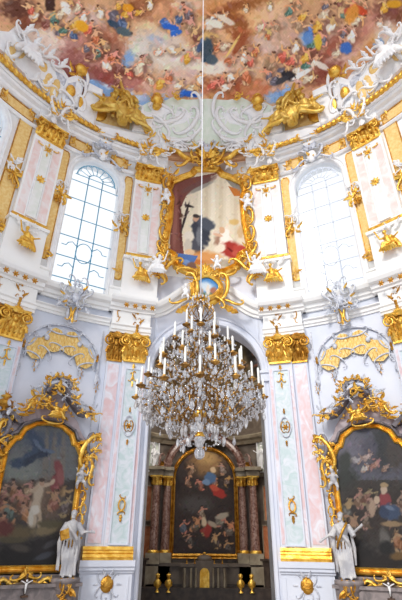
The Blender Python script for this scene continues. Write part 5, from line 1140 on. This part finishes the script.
for s in (-1, 1):
    for x, o in ((2.35, .35), (3.0, .75)):
        m2 = flat(0, fy, 0, s)
        b = MB(m2); b.lathe([(.25, 1.9), (.24, 3.5), (.205, 5.45)], (x, o), 14); c = mkobj('column', b, M['redm'], HA)
        b = MB(m2); b.lathe([(.34, 1.8), (.34, 1.88), (.28, 1.95)], (x, o), 14); mkobj('gilded_ring', b, M['gold'], c)
        b = MB(m2); b.lathe([(.21, 5.43), (.24, 5.65), (.32, 5.9)], (x, o), 12)
        for i in range(8):
            A = 2*PI*i/8; b.use(sub(m2, x + .26*cos(A), 0, o + .26*sin(A))); leaf(b, 0, 5.48, .3, .16, 90, 0, .1); b.ell((0, 5.84, 0), .07)
        b.use(m2); b.box(x - .36, x + .36, 5.9, 6.0, o - .36, o + .36); mkobj('capital', b, M['gold'], c)
        b = MB(m2); b.box(x - .4, x + .4, 1.25, 1.8, o - .45, o + .4); b.box(x - .36, x + .36, .1, 1.15, o - .2, o + .45); mkobj('column_pedestal', b, M['tan'], HA)
    m2 = flat(0, fy, 0, s); b = MB(m2)
    b.box(1.98, 2.75, 6.0, 6.3, -.5, .75); b.box(2.6, 3.4, 6.0, 6.3, -.5, 1.15); b.box(1.93, 2.8, 6.3, 6.5, -.5, .9); b.box(2.5, 3.5, 6.3, 6.5, -.5, 1.35); b.box(3.4, 4.1, 6.0, 6.5, -.8, .6)
    mkobj('entablature', b, M['tan'], HA)
    b = MB(m2); scroll(b, 2.85, 6.95, .8, 110, 'S', 1, .12, .7); scroll(b, 2.35, 6.8, .5, 20, 'C', 1, .12, .6); mkobj('volute', b, M['redm'], HA)
    # wall niches with figures and coloured panels beside the altar
    p0, zz = U(151 if s < 0 else 265, 452, RC, cc)
    ph = abs(p0); mn = cyl(ph, 0, RC, cc, s)
    t = thing('niche', 'pale shell-headed wall niche in the choir upper wall, %s of the high altar arch' % side[s], 'niche', mn(0, zz - 1, .1), 'choir niches')
    b = MB(mn); b.slab(lambda u, v: (-.5 + u, zz - 1.15 + (archlo(0, .5, 0, zz + .5)((-.5 + u)/R) - zz + 1.15)*v), 10, 1, 0, .06); mkobj('niche_ground', b, M['stucco_green'], t)
    b = MB(mn); b.sweep(arch_path(.5, zz - 1.15, zz + .5, 14), [(0, 0), (0, .16), (.1, .16), (.1, 0)], True); shell(b, 0, zz + .5, .42, 90, .1); mkobj('niche_border', b, M['stucco'], t)
    b = MB(sub(mn, 0, zz - 1.1, .35)); statue(b, 1.5, s, arms='up' if s < 0 else 'open', beard=False); mkobj('niche_statue', b, M['stucco'], label='white figure in the choir niche %s of the high altar' % side[s], cat='statue', group='figures in the choir niches', remesh=.03)
    for (u0, v0, u1, v1) in ((141, 486, 151, 520), (141, 526, 151, 566), (126, 486, 136, 566)):
        if s > 0: u0, u1 = 415 - u1, 415 - u0
        a0, zt = U((u0 + u1)/2, v0, RC, cc); _, zb = U((u0 + u1)/2, v1, RC, cc)
        mq = cyl(abs(a0), 0, RC, cc, s); hw_ = .42
        b = MB(mq); b.slab(lambda u, v: (-hw_ + 2*hw_*u, zb + (zt - zb)*v), 3, 1, 0, .06)
        o = mkobj('marble_panel', b, M['choirpan'], label='orange-brown marble panel on the choir wall %s of the columns, %s' % (side[s], 'upper' if v1 == 520 else ('lower' if v0 == 526 else 'tall')), cat='wall panel', group='choir wall panels')
        b = MB(mq); b.sweep([(-hw_, zb), (hw_, zb), (hw_, zt), (-hw_, zt)], [(-.06, 0), (-.06, .1), (0, .1), (0, 0)], True); mkobj('panel_border', b, M['tan'], o)
    for a0 in (.62, 1.15):
        mq = cyl(a0 + .0, 0, RC, cc, s); b = MB(mq); b.box(-.22, .22, 0, 6.3, 0, .2); p = mkobj('choir_pilaster', b, M['redm'], label='red-brown marble pilaster on the choir wall, %s side, %s' % (side[s], 'nearer the high altar' if a0 < 1 else 'nearer the arch'), cat='pilaster', group='choir pilasters')
        b = MB(mq); b.box(-.25, .25, 6.3, 6.95, 0, .26); cluster(b, 0, 6.6, .5, .5, 5, 10, .6, .25); mkobj('capital', b, M['gold_deep'], p)
    # gilded busts on the mensa
    for x in (1.95, 2.55):
        m3 = flat(0, fy - 1.15, 0, s); b = MB(sub(m3, x, -.0, .9)); b.lathe([(.14, 0), (.06, .1), (.06, .18), (.2, .3), (.22, .45), (.1, .6)], (0, 0), 12, 1, .7); head(b, 0, .72, .03, .13)
        mkobj('reliquary_bust', b, M['gold'], label='gilded bust at the foot of the choir columns, %s side, %s' % (side[s], 'inner' if x < 2 else 'outer'), cat='bust', group='gilded busts before the high altar')
tb = thing('tabernacle', 'marble tabernacle with a glowing gilded arched door below the high altar painting', 'tabernacle', (0, fy - 1.2, .2))
m3 = flat(0, fy - 1.2, 0); b = MB(m3); b.box(-1.25, 1.25, -.0, 1.15, -.3, .2); b.box(-1.35, 1.35, 1.15, 1.3, -.3, .35); b.box(-.5, .5, 0, 1.45, -.2, .45); b.ell((0, 1.5, .1), (.45, .25, .3), 12, 6); mkobj('body', b, M['choir'], tb)
b = MB(m3)
for x in (-1.1, -.75, -.48, .48, .75, 1.1): b.lathe([(.07, .1), (.06, 1.1)], (x, .5), 8)
mkobj('colonnettes', b, M['tan'], tb)
b = MB(m3); b.sweep(arch_path(.2, .1, .85, 12), [(0, .45), (0, .6), (.06, .6), (.06, .45)], True); b.slab(lambda u, v: (-.2 + .4*u, .1 + (archlo(0, .2, 0, .85)((-.2 + .4*u)/R) - .1)*v), 8, 1, .45, .49); b.box(-.02, .02, .35, .85, .49, .54); b.box(-.1, .1, .65, .7, .49, .54); mkobj('door', b, M['gold'], tb)
b = MB(m3); b.ell((0, 1.78, .1), (.1, .1, .06)); 
for x in (-1.0, -.55, .55, 1.0): b.lathe([(.09, 1.3), (.03, 1.34), (.03, 1.5), (.07, 1.56)], (x, .2), 8)
mkobj('gilded_finials', b, M['gold_deep'], tb)
# dark choir stalls on the floor
for s in (-1, 1):
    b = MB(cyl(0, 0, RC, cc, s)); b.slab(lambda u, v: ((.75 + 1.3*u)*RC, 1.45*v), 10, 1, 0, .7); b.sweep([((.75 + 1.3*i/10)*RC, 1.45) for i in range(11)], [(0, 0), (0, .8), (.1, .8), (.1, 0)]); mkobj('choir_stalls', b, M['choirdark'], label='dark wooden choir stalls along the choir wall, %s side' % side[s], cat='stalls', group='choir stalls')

# ---------------------------------------------------------------- chandelier
chx = UPL(200, 395, 0)[0]
def zc(v): return UPL(200, v, 0)[1]
CH = thing('chandelier', 'huge crystal and bronze chandelier with white candles hanging before the choir arch', 'chandelier', (chx, 0, zc(455)))
cm = lambda x, y, o=0: (chx + x, -o, y)
b = MB(cm); z0 = zc(452); z1 = zc(303)
pr = [(.02, z0 + .02), (.1, z0 + .2), (.05, z0 + .3), (.08, z0 + .5), (.1, z0 + .62), (.05, z0 + .75), (.05, z0 + 1.0), (.12, z0 + 1.15), (.05, z0 + 1.3), (.04, z0 + 1.7), (.1, z0 + 1.85), (.04, z0 + 2.0), (.03, z0 + 2.4), (.08, z0 + 2.55), (.03, z0 + 2.7), (.02, z1 + .1)]
b.lathe(pr, seg=14); mkobj('stem', b, M['crystal_grey'], CH)
b = MB(cm)
for zz, rr_ in ((z0 + .62, .13), (z0 + .25, .09), (z0 + 1.15, .09), (z0 + 1.85, .08), (z0 + 2.55, .07)): b.lathe([(.02, zz - .12), (rr_*.7, zz - .07), (rr_, zz), (rr_*.6, zz + .06), (.02, zz + .12)], seg=12)
mkobj('gilded_knops', b, M['brass'], CH)
b = MB(cm); b.ell((0, z0 - .02, 0), (.085, .1, .085), 12, 9); mkobj('crystal_ball', b, M['crystal'], CH)
rs = random.Random(11)
crys = []                                            # places for hanging drops
swag = MB(cm)
def pol(r_, a_, z_): return (r_*cos(a_), z_, r_*sin(a_))
def swagline(p, q, sag, n=9):
    for i in range(n + 1):
        f = i/n; x = [p[k_] + (q[k_]-p[k_])*f for k_ in range(3)]; x[1] -= sag*4*f*(1-f); swag.ell(tuple(x), .014 + .006*(i % 2), 5, 4)
tiers = ((1.1, zc(398), 12, .0), (.92, zc(383), 12, .26), (.74, zc(364), 10, .1), (.52, zc(347), 8, .3), (.3, zc(331), 6, .5))
for ti, (r_, z_, n_, a0) in enumerate(tiers):
    for i in range(n_):
        a_ = a0 + 2*PI*i/n_; zz = z_ + rs.uniform(-.04, .04)
        b = MB(cm); P = []
        for q in range(15):
            f = q/14; rr = .06 + (r_ - .06)*f; dz = -.34*sin(PI*min(1, f*1.25))*(.5 + r_*.5) + .0*f
            P.append(pol(rr, a_, zz + dz*(1 - f*.2)))
        b.tube(P, .013, 5)
        for (fr_, sz, fl) in ((.45, .2, 1), (.75, .15, -1), (.28, .16, 1)):
            k_ = int(fr_*14); x0, y0, o0 = P[k_]
            cu = [(x0 + cos(a_)*sz*(.5 - .5*q/16)*sin(q*.55), y0 + fl*sz*(.55 - .5*q/16)*cos(q*.55), o0 + sin(a_)*sz*(.5 - .5*q/16)*sin(q*.55)) for q in range(17)]
            b.tube(cu, .008, 4)
        A = mkobj('arm', b, M['bronze'], CH)
        e = P[-1]; b = MB(cm); b.lathe([(.01, e[1] - .02), (.075, e[1] + .02), (.085, e[1] + .035), (.03, e[1] + .03), (.028, e[1] + .08)], (e[0], e[2]), 10); mkobj('drip_pan', b, M['bronze'], A)
        b = MB(cm); b.lathe([(.018, e[1] + .05), (.019, e[1] + .33), (.004, e[1] + .36)], (e[0], e[2]), 8); mkobj('candle', b, M['candle'], A)
        crys += [(e[0], e[1] - .03, e[2], 1)] + [(P[k_][0], P[k_][1] - .02, P[k_][2], 0) for k_ in (5, 8, 11)]
        crys += [(e[0] + .08*cos(a_ + 1.5), e[1], e[2] + .08*sin(a_ + 1.5), 0)]
        swagline(e, pol(r_, a_ + 2*PI/n_, zz), .16); swagline(e, pol(r_*.45, a_ + .2, zz + .42), .1, 8)
# crown of scrolls and drops at the top
b = MB(cm)
for i in range(14):
    a_ = 2*PI*i/14; zt = z1 - .05
    b.tube([pol(.04 + .3*sin(f*.45)*(1 - f/14), a_, zt - .35 + f*.06) for f in range(10)], .012, 4); crys.append((*pol(.25, a_, zt - .05), 0)); crys.append((*pol(.16, a_, zt + .18), 0))
    b.tube([pol(.1 + .42*sin(f*.35), a_ + .1, z0 + 1.15 - f*.09) for f in range(9)], .014, 4); crys.append((*pol(.5, a_, z0 + .7), 1)); crys.append((*pol(.3, a_ + .2, z0 + .4), 1))
mkobj('inner_scrollwork', b, M['bronze'], CH)
for ring_, zz, n_ in ((1.0, zc(408), 26), (.95, zc(392), 26), (.85, zc(402), 22), (.65, zc(345), 12), (.95, zc(412), 24), (.75, zc(421), 20), (.55, zc(430), 16), (.35, zc(440), 10), (.8, zc(378), 16), (.6, zc(360), 14), (.4, zc(343), 10), (.25, zc(322), 8), (1.02, zc(402), 22)):
    for i in range(n_): crys.append((*pol(ring_ + rs.uniform(-.08, .08), 2*PI*i/n_ + rs.random()*.2, zz + rs.uniform(-.1, .1)), rs.random() < .5))
    swg = [pol(ring_, 2*PI*i/n_, zz) for i in range(n_ + 1)]
    for p, q in zip(swg, swg[1:]): swagline(p, q, .05, 4)
def drop(mb, c, big):
    x, y, o = c; L = .15 if big else .09; w_ = .032 if big else .02
    mb.ell((x, y, o), .012, 4, 4)
    mb.lathe([(.002, y - .01), (w_*.6, y - .03), (w_, y - L*.6), (w_*.6, y - L*.85), (.002, y - L)], (x, o), 6, 1, .6, False)
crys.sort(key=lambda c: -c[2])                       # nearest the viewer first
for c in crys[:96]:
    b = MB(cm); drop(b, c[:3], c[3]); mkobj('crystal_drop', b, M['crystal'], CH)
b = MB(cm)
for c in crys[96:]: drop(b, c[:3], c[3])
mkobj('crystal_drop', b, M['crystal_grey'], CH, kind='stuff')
mkobj('crystal_swags', swag, M['crystal'], CH, kind='stuff')
b = MB(); tp = Vector((chx, 0, DZ + DB - .02)); bt = Vector((chx, 0, z1 + .05))
b.tube([tuple(bt + (tp - bt)*i/20) for i in range(21)], .012, 8); mkobj('chandelier_rope', b, M['rope'], label='long white rope from the ceiling painting down to the chandelier', cat='rope')

# ---------------------------------------------------------------- camera, light, view
cam = bpy.data.cameras.new('camera'); co = bpy.data.objects.new('camera', cam); COL.objects.link(co)
cam.sensor_fit = 'VERTICAL'; cam.sensor_height = 36; cam.lens = FPX/600*36; cam.clip_end = 300
f0 = ray(201, 300); r0 = ray(202, 300) - f0; u0_ = ray(201, 299) - f0
f0.normalize(); r0.normalize(); u0_.normalize()
m4 = Matrix((( r0.x, u0_.x, -f0.x, O.x), (r0.y, u0_.y, -f0.y, O.y), (r0.z, u0_.z, -f0.z, O.z), (0, 0, 0, 1)))
co.matrix_world = m4; bpy.context.scene.camera = co
def area(name, loc, tgt, size, power, col=(1, 1, 1)):
    l = bpy.data.lights.new(name, 'AREA'); l.energy = power; l.size = size; l.color = col
    o = bpy.data.objects.new(name, l); COL.objects.link(o); o.location = loc
    o.rotation_euler = (Vector(tgt) - Vector(loc)).to_track_quat('-Z', 'Y').to_euler()
for s in (-1, 1): area('choir_fill_light', (s*4.3, 17.5, 11.3), (0, 22, 5), 1.6, CHOIRP, (1, .95, .88))  # unseen area lamps added to brighten the choir in place of high windows
sl = bpy.data.lights.new('sun', 'SUN'); sl.energy = SUNP; sl.angle = math.radians(14); sl.color = (1, .965, .91)
so = bpy.data.objects.new('sun', sl); COL.objects.link(so); so.location = (-6, -20, 25); so.rotation_euler = Vector(SUND).to_track_quat('-Z', 'Y').to_euler()
vs_ = bpy.context.scene.view_settings
bpy.context.scene.display_settings.display_device = 'sRGB'
vs_.view_transform = 'Standard'; vs_.look = 'None'; vs_.gamma = 1; vs_.exposure = EXPO; vs_.use_curve_mapping = False
